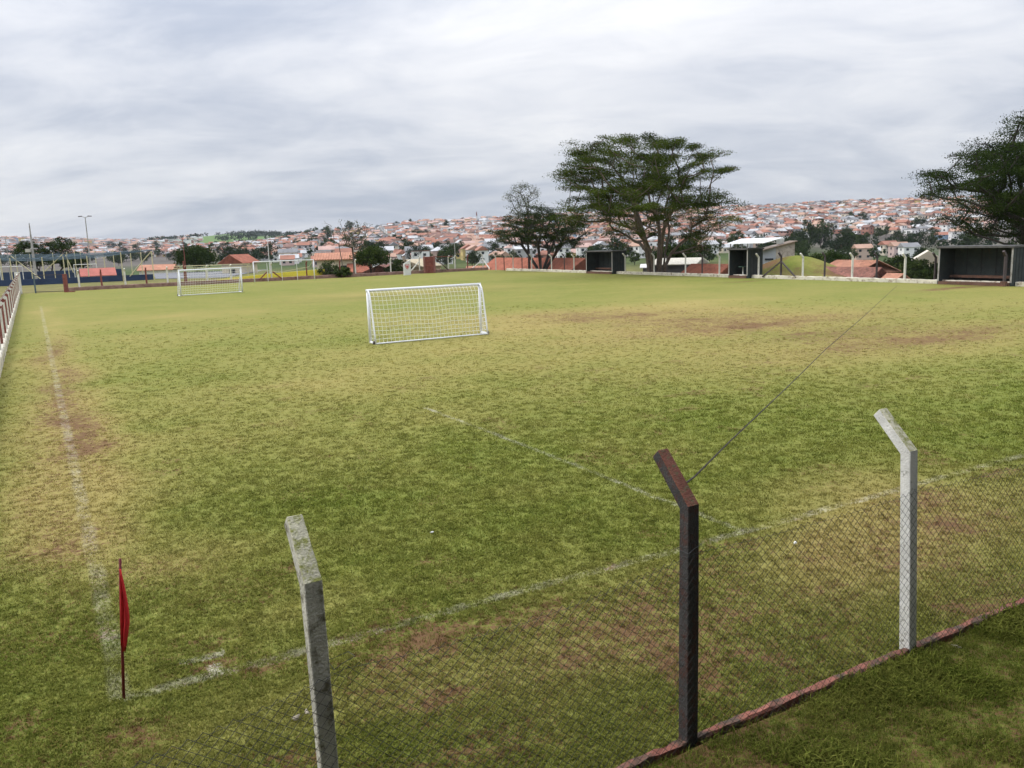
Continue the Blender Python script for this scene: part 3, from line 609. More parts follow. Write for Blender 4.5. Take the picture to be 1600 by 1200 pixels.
# far end
VE = 99.6
mb = MB(); tag(kerb('end_wall', lambda t: (F(2.9+t*54.3, VE, 0), EV), 120, 0.30, 0.42, brick_low, 0.02, 6), 'long low reddish brown wall across the far end of the pitch', 'low wall')
ef = empty('chain_link_fence', F(28, VE, 0), 'fence of pale and red posts along the far end of the pitch', 'fence')
for q, m in [(125, far_white), (160, rust_red), (197, far_white), (230, rust_red), (263, far_white), (292, rust_red), (325, far_white), (362, far_white), (425, far_white), (480, rust_red), (532, rust_red), (556, far_white), (611, far_white), (656, far_white), (701, far_white), (711, far_white), (731, rust_red)]:
    u = u_at(VE+.1, q); P(simple_post(F(u, VE+.1), -EV, 2.0, .45, .15), 'post', m, ef)
for q0, q1, z0, z1, m in ((405, 418, .2, 1.15, rust_red), (427, 441, 1.15, .2, rust_red), (642, 655, .4, 1.6, far_white)):
    P(MB().bar(F(u_at(VE-.1, q0), VE-.12, z0), F(u_at(VE-.1, q1), VE-.12, z1), .13), 'brace', m, ef)
P(MB().bar(F(u_at(VE, 290), VE+.1, .2), F(u_at(VE, 290), VE+.1, 2.9), .12), 'tall_post', rust_red, ef)
o = adopt(link('chain_link_mesh', chain_mesh(F(3, VE+.17, 0), EU, EV, 54, 0.38, lambda s: 1.9, 0.12, 0.002)), ef); o['kind'] = 'stuff'
# dark red gate and gatepost on the left of the far end, mesh gate to the corner
gp = on(104, 456.5); gt = empty('mesh_gate', gp, 'wire mesh gate hung on a thick red post at the far left corner', 'gate')
P(MB().bar(gp+Vector((0, 0, -.2)), gp+Vector((0, 0, 2.0)), .34), 'gate_post', rust_red, gt); P(MB().bar(gp+Vector((0, 0, 0)), gp+Vector((0.9, 0, .0)), .3, .2), 'footing', rust_red, gt)
gq = on(56, 458); P(MB().bar(gq, gq+Vector((0, 0, 2.0)), .12), 'gate_stile', mat('teal_grey_paint', (.10, .14, .16)), gt)
P(MB().bar(gq+Vector((0, 0, 1.95)), gp+Vector((0, 0, 1.95)), .07), 'rail', far_dark, gt); P(MB().bar(gq+Vector((0, 0, .12)), gp+Vector((0, 0, .12)), .07), 'rail', far_dark, gt)
d = (gp-gq); o = adopt(link('chain_link_mesh', chain_mesh(gq, d.normalized(), Vector((-d.y, d.x, 0)).normalized(), d.length, .1, lambda s: 1.95, .12, .002)), gt); o['kind'] = 'stuff'
# left side: low white wall and close bent posts, white and red by turns
UL = -1.78
tag(kerb('side_wall', lambda t: (F(UL, 4+t*95.4, 0), EU), 200, 0.26, 0.42, kerb_white, 0.015, 9), 'whitewashed low wall along the left touchline', 'low wall')
lf = empty('chain_link_fence', F(UL, 50, 0), 'fence of red and white bent posts along the left touchline', 'fence')
i = 0; v = 14.0
while v < 98:
    P(simple_post(F(UL-.02, v), EU, 2.0, .48, .14), 'post', rust_red if i % 2 else far_white, lf); i += 1; v += 2.82
o = adopt(link('chain_link_mesh', chain_mesh(F(UL-.1, 12, 0), EV, EU, 87, 0.38, lambda s: 1.85, 0.11, 0.0018)), lf); o['kind'] = 'stuff'
P(MB().fbox(UL-.25, UL+.3, 98.6, 99.6, -.2, 2.35), 'corner_pillar', far_white, lf)
P(MB().bar(F(UL, 97.2, 1.55), F(UL, 98.7, 2.2), .12), 'rail', far_white, lf)

# ------------------------------------------------------------------ crest sign and red gate at the far end
sg0 = on(637, 430); se = empty('crest_panel', sg0, 'white upright panel with slanted top and a red crest by the red gate', 'sign')
hx = 0.50
prof = [(-hx, 0), (hx, 0), (hx, 2.05), (-hx, 1.50)]
mb = MB(); mb.hexa([sg0+EU*prof[k][0]+Vector((0, 0, prof[k][1])) for k in range(4)], [sg0+EU*prof[k][0]+EV*.18+Vector((0, 0, prof[k][1])) for k in range(4)]); P(mb, 'panel', white_p, se)
def shield(w, h, zc, d, m, nm):
    pts = [(-w, h*.45), (-w*.5, h*.5), (0, h*.42), (w*.5, h*.5), (w, h*.45), (w*.95, 0), (w*.6, -h*.33), (0, -h*.55), (-w*.6, -h*.33), (-w*.95, 0)]
    b = MB(); n = len(pts); b.v = [tuple(sg0+EU*x+Vector((0, 0, zc+z))-EV*d) for x, z in pts]+[tuple(sg0+EU*x+Vector((0, 0, zc+z))-EV*(d-.02)) for x, z in pts]
    b.f = [tuple(range(n)), tuple(range(2*n-1, n-1, -1))]+[(k, (k+1) % n, n+(k+1) % n, n+k) for k in range(n)]; P(b, nm, m, se)
crest = mat('faded_red_crest', (.50, .10, .10), .7, .2, 4)
shield(.31, .62, 1.12, .012, crest, 'crest'); shield(.24, .48, 1.12, .024, mat('crest_pale', (.62, .50, .48), .7, .1), 'crest_field'); shield(.15, .3, 1.10, .036, crest, 'crest_mark')
ug = u_at(VE-.3, 663); g0 = F(ug, VE-.45, 0); rg = empty('red_gate', g0, 'dark red sheet metal gate between brick red posts in the far end wall', 'gate')
for s in (0, 1.55): P(MB().bar(g0+EU*s+Vector((0, 0, -.1)), g0+EU*s+Vector((0, 0, 2.35)), .26), 'gate_post', mat('brick_red_post', (.27, .12, .10), .85, .3, 2), rg)
P(MB().fbox(ug+.14, ug+1.41, VE-.5, VE-.46, .05, 2.25), 'leaf', rust_red, rg)
for z in (.05, 1.0, 1.75, 2.2): P(MB().fbox(ug+.14, ug+1.41, VE-.53, VE-.503, z, z+.06), 'rail', mat('red_rail', (.28, .08, .065), .7), rg)
a0 = g0+EU*1.70; wp = empty('wire_gate_panel', a0, 'framed wire panel with a diagonal brace right of the red gate', 'gate panel')
P(MB().bar(a0+Vector((0, 0, 2.2)), a0+EU*2.7+Vector((0, 0, 2.2)), .09), 'top_rail', rust_red, wp); P(MB().bar(a0+Vector((0, 0, 2.0)), a0+EU*1.9+Vector((0, 0, .35)), .10), 'brace', mat('dark_maroon', (.07, .025, .025)), wp)
o = adopt(link('wire_panel', chain_mesh(a0+EV*.05, EU, EV, 2.0, .3, lambda s: 2.15, .05, .004)), wp); o['kind'] = 'stuff'

# ------------------------------------------------------------------ dugouts
def dugout(label, px0, px1, px2, hgt, u0=56.9, ubk=None, bench=True):
    v0, v1 = v_at(u0, px0), v_at(u0, px1)      # far and near ends of the open front
    d_ = 1.9
    t = .12; e = empty('dugout', F(u0, (v0+v1)/2, 0), label, 'dugout')
    u1 = u0+d_ if ubk is None else ubk
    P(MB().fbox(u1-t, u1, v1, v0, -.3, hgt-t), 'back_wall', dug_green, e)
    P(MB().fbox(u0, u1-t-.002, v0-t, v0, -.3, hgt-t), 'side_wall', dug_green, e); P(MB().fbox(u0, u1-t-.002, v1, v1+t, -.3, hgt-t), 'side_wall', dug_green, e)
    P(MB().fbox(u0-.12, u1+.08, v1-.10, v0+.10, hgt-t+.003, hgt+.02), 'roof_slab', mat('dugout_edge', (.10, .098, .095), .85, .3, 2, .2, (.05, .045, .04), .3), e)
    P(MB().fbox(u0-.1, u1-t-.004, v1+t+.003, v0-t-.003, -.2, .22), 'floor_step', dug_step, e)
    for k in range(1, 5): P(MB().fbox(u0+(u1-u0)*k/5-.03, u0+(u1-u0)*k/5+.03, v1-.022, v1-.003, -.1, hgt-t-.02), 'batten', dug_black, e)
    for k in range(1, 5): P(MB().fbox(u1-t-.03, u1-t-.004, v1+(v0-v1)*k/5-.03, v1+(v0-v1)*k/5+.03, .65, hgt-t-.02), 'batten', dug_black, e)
    P(MB().fbox(u0-.012, u0-.002, v1, v1+t, .24, hgt-t-.02), 'edge_trim', concrete, e); P(MB().fbox(u0-.012, u0-.002, v0-t, v0, .24, hgt-t-.02), 'edge_trim', concrete, e)
    if bench: P(MB().fbox(u1-t-.5, u1-t-.004, v1+t+.003, v0-t-.003, .45, .62), 'bench', dug_step, e)
    return e, (u0, u1, v1, v0)
e1, d1 = dugout('dark green concrete dugout left of the big spreading tree', 916, 957, 978, 2.62)
for k in range(3):
    v0, v1 = d1[2], d1[3]; 
e2, d2 = dugout('middle dark dugout with a white sheet roof above it', 1138, 1168, 1192, 2.72, bench=False)
P(MB().fbox(d2[0]+.35, d2[0]+1.25, d2[2]-.012, d2[2]-.002, .15, 2.05), 'door', mat('dark_door', (.04, .045, .046), .8, .2, 3), e2)
c = F(d2[0]+.75, (d2[2]+d2[3])/2+.1, .22); tb = empty('pedestal_table', c, 'small round green table on a white pedestal inside the middle dugout', 'table')
P(MB().tube([c+Vector((0, 0, .78)), c+Vector((0, 0, .83))], .42, 16), 'table_top', mat('green_top', (.05, .10, .075), .6), tb); P(MB().tube([c, c+Vector((0, 0, .05)), c+Vector((0, 0, .08)), c+Vector((0, 0, .78))], [.34, .30, .06, .05], 12), 'pedestal', white_p, tb)
ca = F(d2[0]-.1, d2[3]+.2, 3.3)
cn = empty('sheet_canopy', F(d2[0]+1, (d2[2]+d2[3])/2, 2.74), 'white sloping metal sheet on short struts above the middle dugout', 'canopy')
q = [(d2[0]-.25, d2[2]-2.2, 3.18), (d2[0]-.25, d2[3]+.0, 3.15), (d2[0]+1.9, d2[3]+.3, 3.55), (d2[0]+1.9, d2[2]-2.4, 3.58)]
P(MB().hexa([F(*p) for p in q], [F(p[0], p[1], p[2]+.06) for p in q]), 'sheet', mat('white_sheet', (.78, .79, .80), .45, .06, 1), cn)
for k in range(4):
    vv = d2[2]+.15+(d2[3]-d2[2]-.3)*k/3; P(MB().bar(F(d2[0]+.1, vv, 2.742), F(d2[0]+.1, vv, 3.16), .09), 'strut', concrete, cn)
e3, d3 = dugout('large dark open dugout at the right edge of the pitch', 1464, 1580, 1640, 2.72, u0=57.0, bench=True)
P(simple_post(F(56.75, d3[2]+.35), -EU, 2.1, .45, .15), 'front_post', far_dark, e3); P(MB().fbox(56.6, 56.88, d3[2]+.2, d3[2]+.55, -.2, .35), 'post_footing', dug_step, e3)
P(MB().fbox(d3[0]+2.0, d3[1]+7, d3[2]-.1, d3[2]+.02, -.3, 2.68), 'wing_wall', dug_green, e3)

# ------------------------------------------------------------------ blue court at the far left
def gz(p): return Vector((p.x, p.y, 0))
fr = [at(q, 440, 128) for q in (2, 17, 67, 100, 137, 190, 237)]
ct = empty('court_cage', gz(fr[3]), 'tall pale yellow pole cage with blue netting over the far left court', 'court cage')
for q, yb in ((2, 440), (17, 440), (67, 440), (100, 440), (137, 440), (190, 438), (238, 437)):
    b = at(q+3, yb, 126); b.z = -.05; P(MB().tube([b, Vector((b.x, b.y, 3.75+(.45 if q > 150 else .1)))], .075, 8), 'pole', pale_yellow_pole, ct)
for q in (26, 48, 84, 106, 118, 127, 150, 163, 178, 205, 221):
    b = at(q+3, 436, 152); b.z = 0; P(MB().tube([b, Vector((b.x, b.y, 4.35+.002*q))], .07, 8), 'pole', pale_yellow_pole, ct)
for (x0, y0, x1, y1) in ((17, 400, 66, 438), (97, 398, 70, 424), (102, 398, 115, 426), (236, 393, 201, 434)):
    P(MB().tube([at(x0, y0, 126.3), at(x1, y1, 126.6)], .07, 6), 'brace', pale_yellow_pole, ct)
mb = MB(); a0, a1, b0, b1 = at(-40, 408, 126), at(158, 402, 126), at(-40, 398, 153), at(238, 391, 153)
for k in range(24): t = k/23; mb.tube([a0.lerp(a1, t)+Vector((0, 0, .18*math.sin(k*1.7))), b0.lerp(b1, t)+Vector((0, 0, .12*math.sin(k*2.3)))], .016, 3, False)
for k in range(16): t = k/15; mb.tube([a0.lerp(b0, t), a0.lerp(b0, t).lerp(a1.lerp(b1, t), .5)+Vector((0, 0, -.3)), a1.lerp(b1, t)], .018, 3, False)
for k in range(5): mb.tube([at(-40, 405+k*1.0, 126), at(60, 403.5+k*.9, 126), at(160, 396.5+k*.8, 126), at(238, 390.5+k*.2, 126)], .03, 3, False)
o = P(mb, 'overhead_net', blue_net, ct); o['kind'] = 'stuff'
def wall_px(name, label, pts, h, th, m, cat='wall'):
    ps = [gz(p) for p in pts]; mb = MB()
    for a, b in zip(ps[:-1], ps[1:]):
        d = (b-a).normalized(); n = Vector((-d.y, d.x, 0))*th
        mb.hexa([a+Vector((0, 0, -.3)), b+Vector((0, 0, -.3)), b+n+Vector((0, 0, -.3)), a+n+Vector((0, 0, -.3))], [a+Vector((0, 0, h)), b+Vector((0, 0, h)), b+n+Vector((0, 0, h)), a+n+Vector((0, 0, h))])
    return tag(mb.build(name, m), label, cat)
wall_px('court_wall', 'low navy blue wall in front of the far left court', [at(-60, 447, 120), at(30, 446, 120), at(240, 437, 128)], .78, .2, blue_wall)
wall_px('court_wall', 'higher navy blue wall at the back of the far left court', [at(-60, 440, 154), at(190, 430, 154)], 1.25, .2, blue_wall)
mb = MB()
for s in (0, 1):
    q = at((0, 116)[s], 420, 150); q.z = 0; 
    gg = empty('court_goal', q, ('thin pale court goal at the left edge of the blue court', 'thin pale court goal behind the red roofed shelter')[s], 'goal')
    w = EU*0+Vector((4.2, -.4, 0))
    for k in (0, 1): P(MB().tube([q+w*k, q+w*k+Vector((0, 0, 2.3))], .06, 8), 'upright', white_p, gg)
    P(MB().tube([q+Vector((0, 0, 2.3)), q+w+Vector((0, 0, 2.3))], .06, 8), 'crossbar', white_p, gg)

# red roofed shelter
def gable(root, o, ax, L_, Wd, h, rise, wallm, roofm, over=.4, hip=0.0, tile=None, skirt=2.0, wins=(), parapet=False):
    """gabled building: ridge along ax, floor centre at o"""
    a = Vector(ax).normalized(); b = Vector((-a.y, a.x, 0)); o = Vector(o)
    def Q(s, t, z): return o+a*s+b*t+Vector((0, 0, z))
    l2, w2 = L_/2, Wd/2
    mb = MB(); mb.v = [tuple(Q(s, t, z)) for z in (-skirt, h) for s, t in ((-l2, -w2), (l2, -w2), (l2, w2), (-l2, w2))]+[tuple(Q(-l2+hip, 0, h+rise)), tuple(Q(l2-hip, 0, h+rise))]
    mb.f = [(0, 1, 5, 4), (1, 2, 6, 5), (2, 3, 7, 6), (3, 0, 4, 7), (4, 5, 9, 8), (6, 7, 8, 9), (5, 6, 9), (7, 4, 8)]
    wl_ = P(mb, 'wall', wallm, root)
    sl = rise/w2; zo = h-sl*over; mb = MB(); th = .10
    if tile:
        n = int((L_+2*over)/tile)
        for sgn in (-1, 1):
            for k in range(n):
                s0 = -l2-over+k*tile; 
                for (sa, sb, za, zb) in ((s0, s0+tile*.5, .0, tile*.35), (s0+tile*.5, s0+tile, tile*.35, .0)):
                    mb.add([Q(sa, sgn*(w2+over), zo+za+.05), Q(sb, sgn*(w2+over), zo+zb+.05), Q(sb, 0, h+rise+zb+.05), Q(sa, 0, h+rise+za+.05)], [(0, 1, 2, 3)])
    hh = hip
    e = [Q(-l2-over, -w2-over, zo), Q(l2+over, -w2-over, zo), Q(l2+over, w2+over, zo), Q(-l2-over, w2+over, zo), Q(-l2-over*(hip == 0)+hip, 0, h+rise), Q(l2+over*(hip == 0)-hip, 0, h+rise)]
    mb.add([p+Vector((0, 0, .02)) for p in e]+[p+Vector((0, 0, .02+th)) for p in e], [(0, 1, 5, 4), (2, 3, 4, 5), (1, 2, 5), (3, 0, 4), (6, 7, 11, 10), (8, 9, 10, 11), (7, 8, 11), (9, 6, 10), (0, 1, 7, 6), (1, 2, 8, 7), (2, 3, 9, 8), (3, 0, 6, 9)])
    me = bpy.data.meshes.new('roof'); me.from_pydata(mb.v, [], mb.f); me.materials.append(roofm); me.update(); rf_ = adopt(link('roof', me), root)
    for (side, c, w, z, hh_) in wins:
        mb = MB(); 
        if side in (-1, 1): q = [Q(c-w/2, side*(w2+.03), z), Q(c+w/2, side*(w2+.03), z), Q(c+w/2, side*(w2-.06), z), Q(c-w/2, side*(w2-.06), z)]
        else: sg_ = 1 if side == 2 else -1; q = [Q(sg_*(l2+.03), c-w/2, z), Q(sg_*(l2+.03), c+w/2, z), Q(sg_*(l2-.06), c+w/2, z), Q(sg_*(l2-.06), c-w/2, z)]
        mb.hexa(q, [p+Vector((0, 0, hh_)) for p in q]); P(mb, 'window', glass_dark, root)
    return wl_, rf_
tile_red = mat('terracotta_tiles', (.36, .125, .075), .85, .35, 1.3, .3, (.17, .07, .05), .3, bscale=6)
tile_pale = mat('faded_terracotta', (.46, .22, .14), .85, .3, 1.0, .2, (.30, .15, .10), .3, bscale=5)
tile_dark = mat('weathered_brown_tiles', (.26, .115, .085), .9, .45, 2.2, .4, (.10, .055, .045), .45, bscale=8)
cream = mat('cream_render', (.60, .53, .41), .85, .12, .6); offw = mat('off_white_render', (.68, .66, .62), .85, .12, .6, 0, (.4, .36, .32), .15)
wallc = mat('bare_block_wall', (.33, .24, .19), .9, .25, 1)
sh = at(153, 428, 133); sh.z = 0
r_ = empty('shelter', sh, 'small shelter with a bright red roof by the blue court', 'shelter'); gable(r_, sh, (1, .55, 0), 4.6, 4.0, .75, 1.0, offw, mat('bright_red_roof', (.44, .14, .105), .7, .15, 1), over=.25)

# yard, yellow wall
ya = [at(243, 436, 130), at(350, 434, 126), at(420, 424, 165), at(300, 424, 165), at(240, 428, 160)]
mb = MB(); mb.v = [(p.x, p.y, .0) for p in ya]; mb.f = [tuple(range(len(ya)))]; tag(mb.build('yard', asphalt), kind='structure')
yw = [F(u_at(VE+2.2, q), VE+2.2) for q in (340, 420, 508)]; mb = MB()
for k in range(2):
    a, b = yw[k], yw[k+1]; za, zb = ((.42, .85), (.85, 1.15))[k]; n = EV*.2
    mb.hexa([a+Vector((0, 0, -.3)), b+Vector((0, 0, -.3)), b+n+Vector((0, 0, -.3)), a+n+Vector((0, 0, -.3))], [a+Vector((0, 0, za)), b+Vector((0, 0, zb)), b+n+Vector((0, 0, zb)), a+n+Vector((0, 0, za))])
tag(mb.build('yellow_wall', yellow_wall), 'bright yellow low wall behind the full size goal', 'wall')
# pipe railing behind the small goal
rl = empty('pipe_railing', at(290, 430, 124), 'pale yellow pipe railing behind the far left portable goal', 'railing')
for q in (278, 322, 360, 388): b = at(q, 430, 122); b.z = 0; P(MB().tube([b, b+Vector((0, 0, 2.0))], .05, 6), 'post', pale_yellow_pole, rl)
for z in (1.95, 1.6): 
    a, b = at(272, 430, 122), at(392, 430, 122); a.z = b.z = z; P(MB().tube([a, b], .05, 6), 'rail', pale_yellow_pole, rl)

# ------------------------------------------------------------------ poles and masts
def base_on_terrain(px, Y):
    p = at(px, 400, Y); return Vector((p.x, p.y, tz(p.x, p.y)-.1))
def top_z(px, py, Y): return at(px, py, Y).z
b = base_on_terrain(140, 165); h = top_z(130, 340, 165); lp = empty('floodlight_pole', b, 'tall slim floodlight pole with two lamp arms above the blue court', 'light pole')
P(MB().tube([b, Vector((b.x, b.y, h))], [.14, .08], 8), 'mast', concrete, lp); t = Vector((b.x, b.y, h))
for s in (-1, 1): P(MB().tube([t, t+Vector((s*.8, 0, .25))], .05, 6), 'lamp_arm', concrete, lp); P(MB().bar(t+Vector((s*.6, 0, .28)), t+Vector((s*1.25, -.1, .22)), .35, .14), 'lamp', far_dark, lp)
b = base_on_terrain(52, 140); h = top_z(38, 349, 140); up = empty('utility_pole', b, 'grey concrete utility pole with a box rising through the court netting', 'utility pole')
P(MB().tube([b, Vector((b.x, b.y, h*.55)), Vector((b.x, b.y, h))], [.24, .19, .07], 8), 'mast', concrete, up); P(MB().box(b.x-1.0, b.x-.15, b.y-.4, b.y-.2, h*.5, h*.5+.55), 'meter_box', mat('beige_box', (.5, .48, .42)), up); P(MB().box(b.x-.3, b.x+.6, b.y-.1, b.y+.1, h*.55, h*.55+.2), 'bracket', concrete, up)
for px, py, Y, lab, w, m in ((420, 367, 210, 'pale slim pole rising behind the yellow wall', .12, white_p), (711, 372, 160, 'slim pale pole right of the red gate', .1, concrete), (288, 371, 150, 'thin rusty pole beside the round green tree', .09, rust_red), (12, 370, 150, 'short grey lamp post at the far left edge', .1, concrete)):
    b = base_on_terrain(px, Y); o = empty('thin_pole', b, lab, 'pole'); h = top_z(px, py, Y); P(MB().tube([b, Vector((b.x, b.y, h))], [w, w*.6], 6), 'mast', m, o); P(MB().bar(Vector((b.x-.3, b.y, h-.4)), Vector((b.x+.3, b.y, h-.4)), .1), 'cross_arm', m, o)
b = base_on_terrain(747, 520); h = top_z(746, 331, 520); ms_ = empty('lattice_mast', b, 'red and white lattice radio mast left of the dark trees', 'mast'); nseg = 9
for k in range(nseg):
    z0, z1 = b.z+(h-b.z)*k/nseg, b.z+(h-b.z)*(k+1)/nseg; mb = MB(); w0, w1 = 1.1-.85*k/nseg, 1.1-.85*(k+1)/nseg
    for j in range(3):
        t0, t1 = j*2.094, (j+1)*2.094; A0 = Vector((b.x+math.cos(t0)*w0, b.y+math.sin(t0)*w0, z0)); B0 = Vector((b.x+math.cos(t0)*w1, b.y+math.sin(t0)*w1, z1)); B1 = Vector((b.x+math.cos(t1)*w1, b.y+math.sin(t1)*w1, z1))
        mb.bar(A0, B0, .16); mb.bar(A0, B1, .10); mb.bar(B0, B1, .1)
    P(mb, 'lattice_section', rust_red if k % 2 == 0 else white_p, ms_)

# ------------------------------------------------------------------ trees
def grow(base, starts, clusters, k_up=0.25, rmin=0.022, expo=2.3, rmax=None, twigs=0, twl=.8):
    """starts: list of polylines (lists of Vector) for the main stems; clusters: (n,3) foliage centres. Returns branch MB."""
    nodes = []; par = []; kids = {}
    def addn(p, q): nodes.append(Vector(p)); par.append(q); return len(nodes)-1
    for st in starts:
        q = -1
        for p in st: q = addn(p, q)
    b = Vector(base); order = sorted(range(len(clusters)), key=lambda i: (Vector(clusters[i])-b).length); plen = [0]*len(nodes)
    for i in range(len(nodes)): plen[i] = 0 if par[i] < 0 else plen[par[i]]+(nodes[i]-nodes[par[i]]).length
    ends = []
    for i in order:
        c = Vector(clusters[i]); arr = np.array([tuple(p) for p in nodes]); d = np.linalg.norm(arr-np.array(c), axis=1)
        below = np.maximum(arr[:, 2]-(c.z-0.15*d), 0); cost = d+0.22*np.array(plen)+2.5*below; j = int(np.argmin(cost)); p0 = nodes[j]; dd = (c-p0).length
        nseg = max(1, int(dd/0.9)); q = j
        for s in range(1, nseg+1):
            t = s/nseg; p = p0.lerp(c, t)+Vector((random.uniform(-1, 1), random.uniform(-1, 1), random.uniform(-.6, .6)))*0.07*dd/nseg*(t < 1)-Vector((0, 0, k_up*dd*0.35*math.sin(math.pi*t)*(1-t)))
            q2 = addn(p, q); plen.append(plen[q]+(nodes[q2]-nodes[q]).length); q = q2
        ends.append(q)
        if twigs:
            for _ in range(twigs):
                d_ = Vector((c.x-b.x, c.y-b.y, 0)); d_ = d_.normalized() if d_.length > .1 else Vector((1, 0, 0)); tp = c+d_*random.uniform(.2, .9)*twl+Vector((random.uniform(-1, 1), random.uniform(-1, 1), random.uniform(-.1, .35)))*twl*.6
                q3 = addn(tp, q); plen.append(1e3); ends.append(q3)
    w = [0.0]*len(nodes)
    for q in ends: w[q] += 1
    for i in range(len(nodes)-1, -1, -1):
        if par[i] >= 0: w[par[i]] += w[i]
    rad = [rmin*max(w[i], .3)**(1/expo) for i in range(len(nodes))]
    if rmax: rad = [min(r, rmax) for r in rad]
    # chains
    ch = {}
    for i, q in enumerate(par):
        if q >= 0: ch.setdefault(q, []).append(i)
    mb = MB(); stack = [(i, None) for i in range(len(nodes)) if par[i] < 0]
    while stack:
        i, prev = stack.pop(); pts = [nodes[prev]] if prev is not None else []; rs = [rad[i]] if prev is not None else []
        cur = i
        while True:
            pts.append(nodes[cur]); rs.append(rad[cur]); c = ch.get(cur, [])
            if not c: break
            c = sorted(c, key=lambda z: -rad[z]); 
            for z in c[1:]: stack.append((z, cur))
            cur = c[0]
        if len(pts) > 1: mb.tube(pts, rs, 7 if max(rs) > .08 else 4, False)
    return mb
def leaves(name, clusters, spreads, per, size, m, seed=0, flat=0.45, spray=1.0, centre=None):
    rs = np.random.default_rng(seed); cl = np.asarray(clusters); n = len(cl)
    cnt = np.maximum(3, (per*rs.uniform(.5, 1.5, n)).astype(int)); idx = np.repeat(np.arange(n), cnt); T = len(idx)
    off = rs.normal(size=(T, 3)); off *= np.where(rs.uniform(size=(T, 1)) < .72, (rs.uniform(size=(T, 1))**.45)*1.25, rs.uniform(.9, 1.65, size=(T, 1)))/np.linalg.norm(off, axis=1, keepdims=True); off *= np.asarray(spreads)[idx][:, None]*np.array([1, 1, flat])
    if spray != 1.0:     # stretch each clump outwards from the trunk
        d_ = cl-np.asarray(centre); d_[:, 2] = np.abs(d_[:, 2])*.12; d_ /= np.maximum(np.linalg.norm(d_, axis=1, keepdims=True), 1e-3); dd_ = d_[idx]; k_ = (off*dd_).sum(1, keepdims=True); off = off+dd_*k_*(spray-1)-np.array([0, 0, .10])*(off**2).sum(1, keepdims=True)
    c = cl[idx]+off
    nrm = rs.normal(size=(T, 3))*np.array([.75, .75, .55])+np.array([0, 0, .55]); nrm /= np.linalg.norm(nrm, axis=1, keepdims=True)
    t = np.cross(nrm, rs.normal(size=(T, 3))); t /= np.maximum(np.linalg.norm(t, axis=1, keepdims=True), 1e-6); b = np.cross(nrm, t)
    s = size*rs.uniform(.55, 1.35, T)[:, None]; asp = rs.uniform(.35, .7, T)[:, None]
    V = np.stack([c-t*s*.5, c+b*s*.5*asp+nrm*s*.08, c+t*s*.5, c-b*s*.5*asp+nrm*s*.08], 1).reshape(-1, 3); Q = np.arange(T*4).reshape(T, 4)
    tint = np.clip(rs.uniform(0, 1, n)[idx]*.55+rs.uniform(0, .45, T), 0, 1); tint = np.repeat(tint, 4)
    return np_mesh(name, V, Q, [m], None, {'tint': ('FLOAT', 'POINT', tint)})
def envelope(n, zs, Rs, seed, shell=0.55, ex=1.0, ey=1.0, minsep=0.0, bias=None, rough=.28):
    rs = np.random.default_rng(seed); out = []; tries = 0
    while len(out) < n and tries < n*60:
        tries += 1; z = rs.uniform(zs[0], zs[-1]); Rz = np.interp(z, zs, Rs); a = rs.uniform(0, 6.283)
        if rs.uniform() > (Rz/max(Rs))**1.2: continue
        q = rs.uniform()**shell*Rz*(1-rough/2+rough*vnoise(np.array([a*1.6+seed]), np.array([z*.55]))[0]); p = np.array([q*math.cos(a)*ex, q*math.sin(a)*ey, z])
        if bias: p = bias(p)
        if minsep and any(np.linalg.norm((p-o)*np.array([1, 1, 1.6])) < minsep for o in out): continue
        out.append(p)
    return np.array(out)
def tree(name, label, base, starts, cl, spreads, per, leafsize, lm, bm_, seed, group=None, flat=.45, rmin=.022, rmax=None, expo=2.3, spray=1.0):
    base = Vector(base); t = empty(name, base, label, 'tree', group)
    P(grow(base, starts, cl, rmin=rmin, rmax=rmax, expo=expo, twigs=4 if spray > 1 else 0), 'trunk', bm_, t, True)
    if per: adopt(link('crown', leaves('crown', cl, spreads, per, leafsize, lm, seed, flat, spray, tuple(base))), t)
    return t
leaf_big = leaf_mat('dark_feathery_leaf', (.010, .020, .004), (.105, .140, .026), .25); leaf_dark = leaf_mat('dark_leaf', (.009, .019, .006), (.055, .082, .020), .2)
leaf_mid = leaf_mat('mid_green_leaf', (.013, .028, .008), (.058, .086, .022)); leaf_pale = leaf_mat('pale_sparse_leaf', (.035, .05, .02), (.15, .16, .08)); leaf_bush = leaf_mat('bush_leaf', (.018, .035, .010), (.08, .11, .03))
leaf_blue = leaf_mat('bluish_leaf', (.010, .020, .010), (.036, .056, .024))

# the big spreading tree
bt = F(58.6, 63.2, -.3); rs = np.random.default_rng(5)
Cl = envelope(470, [2.6, 4.2, 6.0, 8.4, 10.4, 12.4, 13.8, 14.6], [5.5, 7.2, 8.6, 9.8, 10.0, 9.4, 7.8, 5.0], 5, .53, minsep=.66, rough=.62)
Cl = np.array([p for p in Cl if not (p[2] < 6.6 and np.hypot(p[0], p[1]) < 4.8)])
Cl = np.array([p for p in Cl if not (p[0] < -4.5 and p[2] < 6.0) and not (p[2] < 4.3 and p[0] < 4)])
Cl[:, 0] = Cl[:, 0]*.93-1.2-(Cl[:, 2]-8.5)*.16
Cl = np.concatenate([Cl, np.array([[-8.7+.35*k, rs.uniform(-1, 1), 14.2-.45*k+rs.uniform(-.3, .3)] for k in range(9)]), np.array([[-9.6+.5*k, rs.uniform(-1.5, 1.5), 11.6-.25*k] for k in range(6)])])
sprd = Cl.copy(); Cl = Cl+np.array(bt)
starts = []
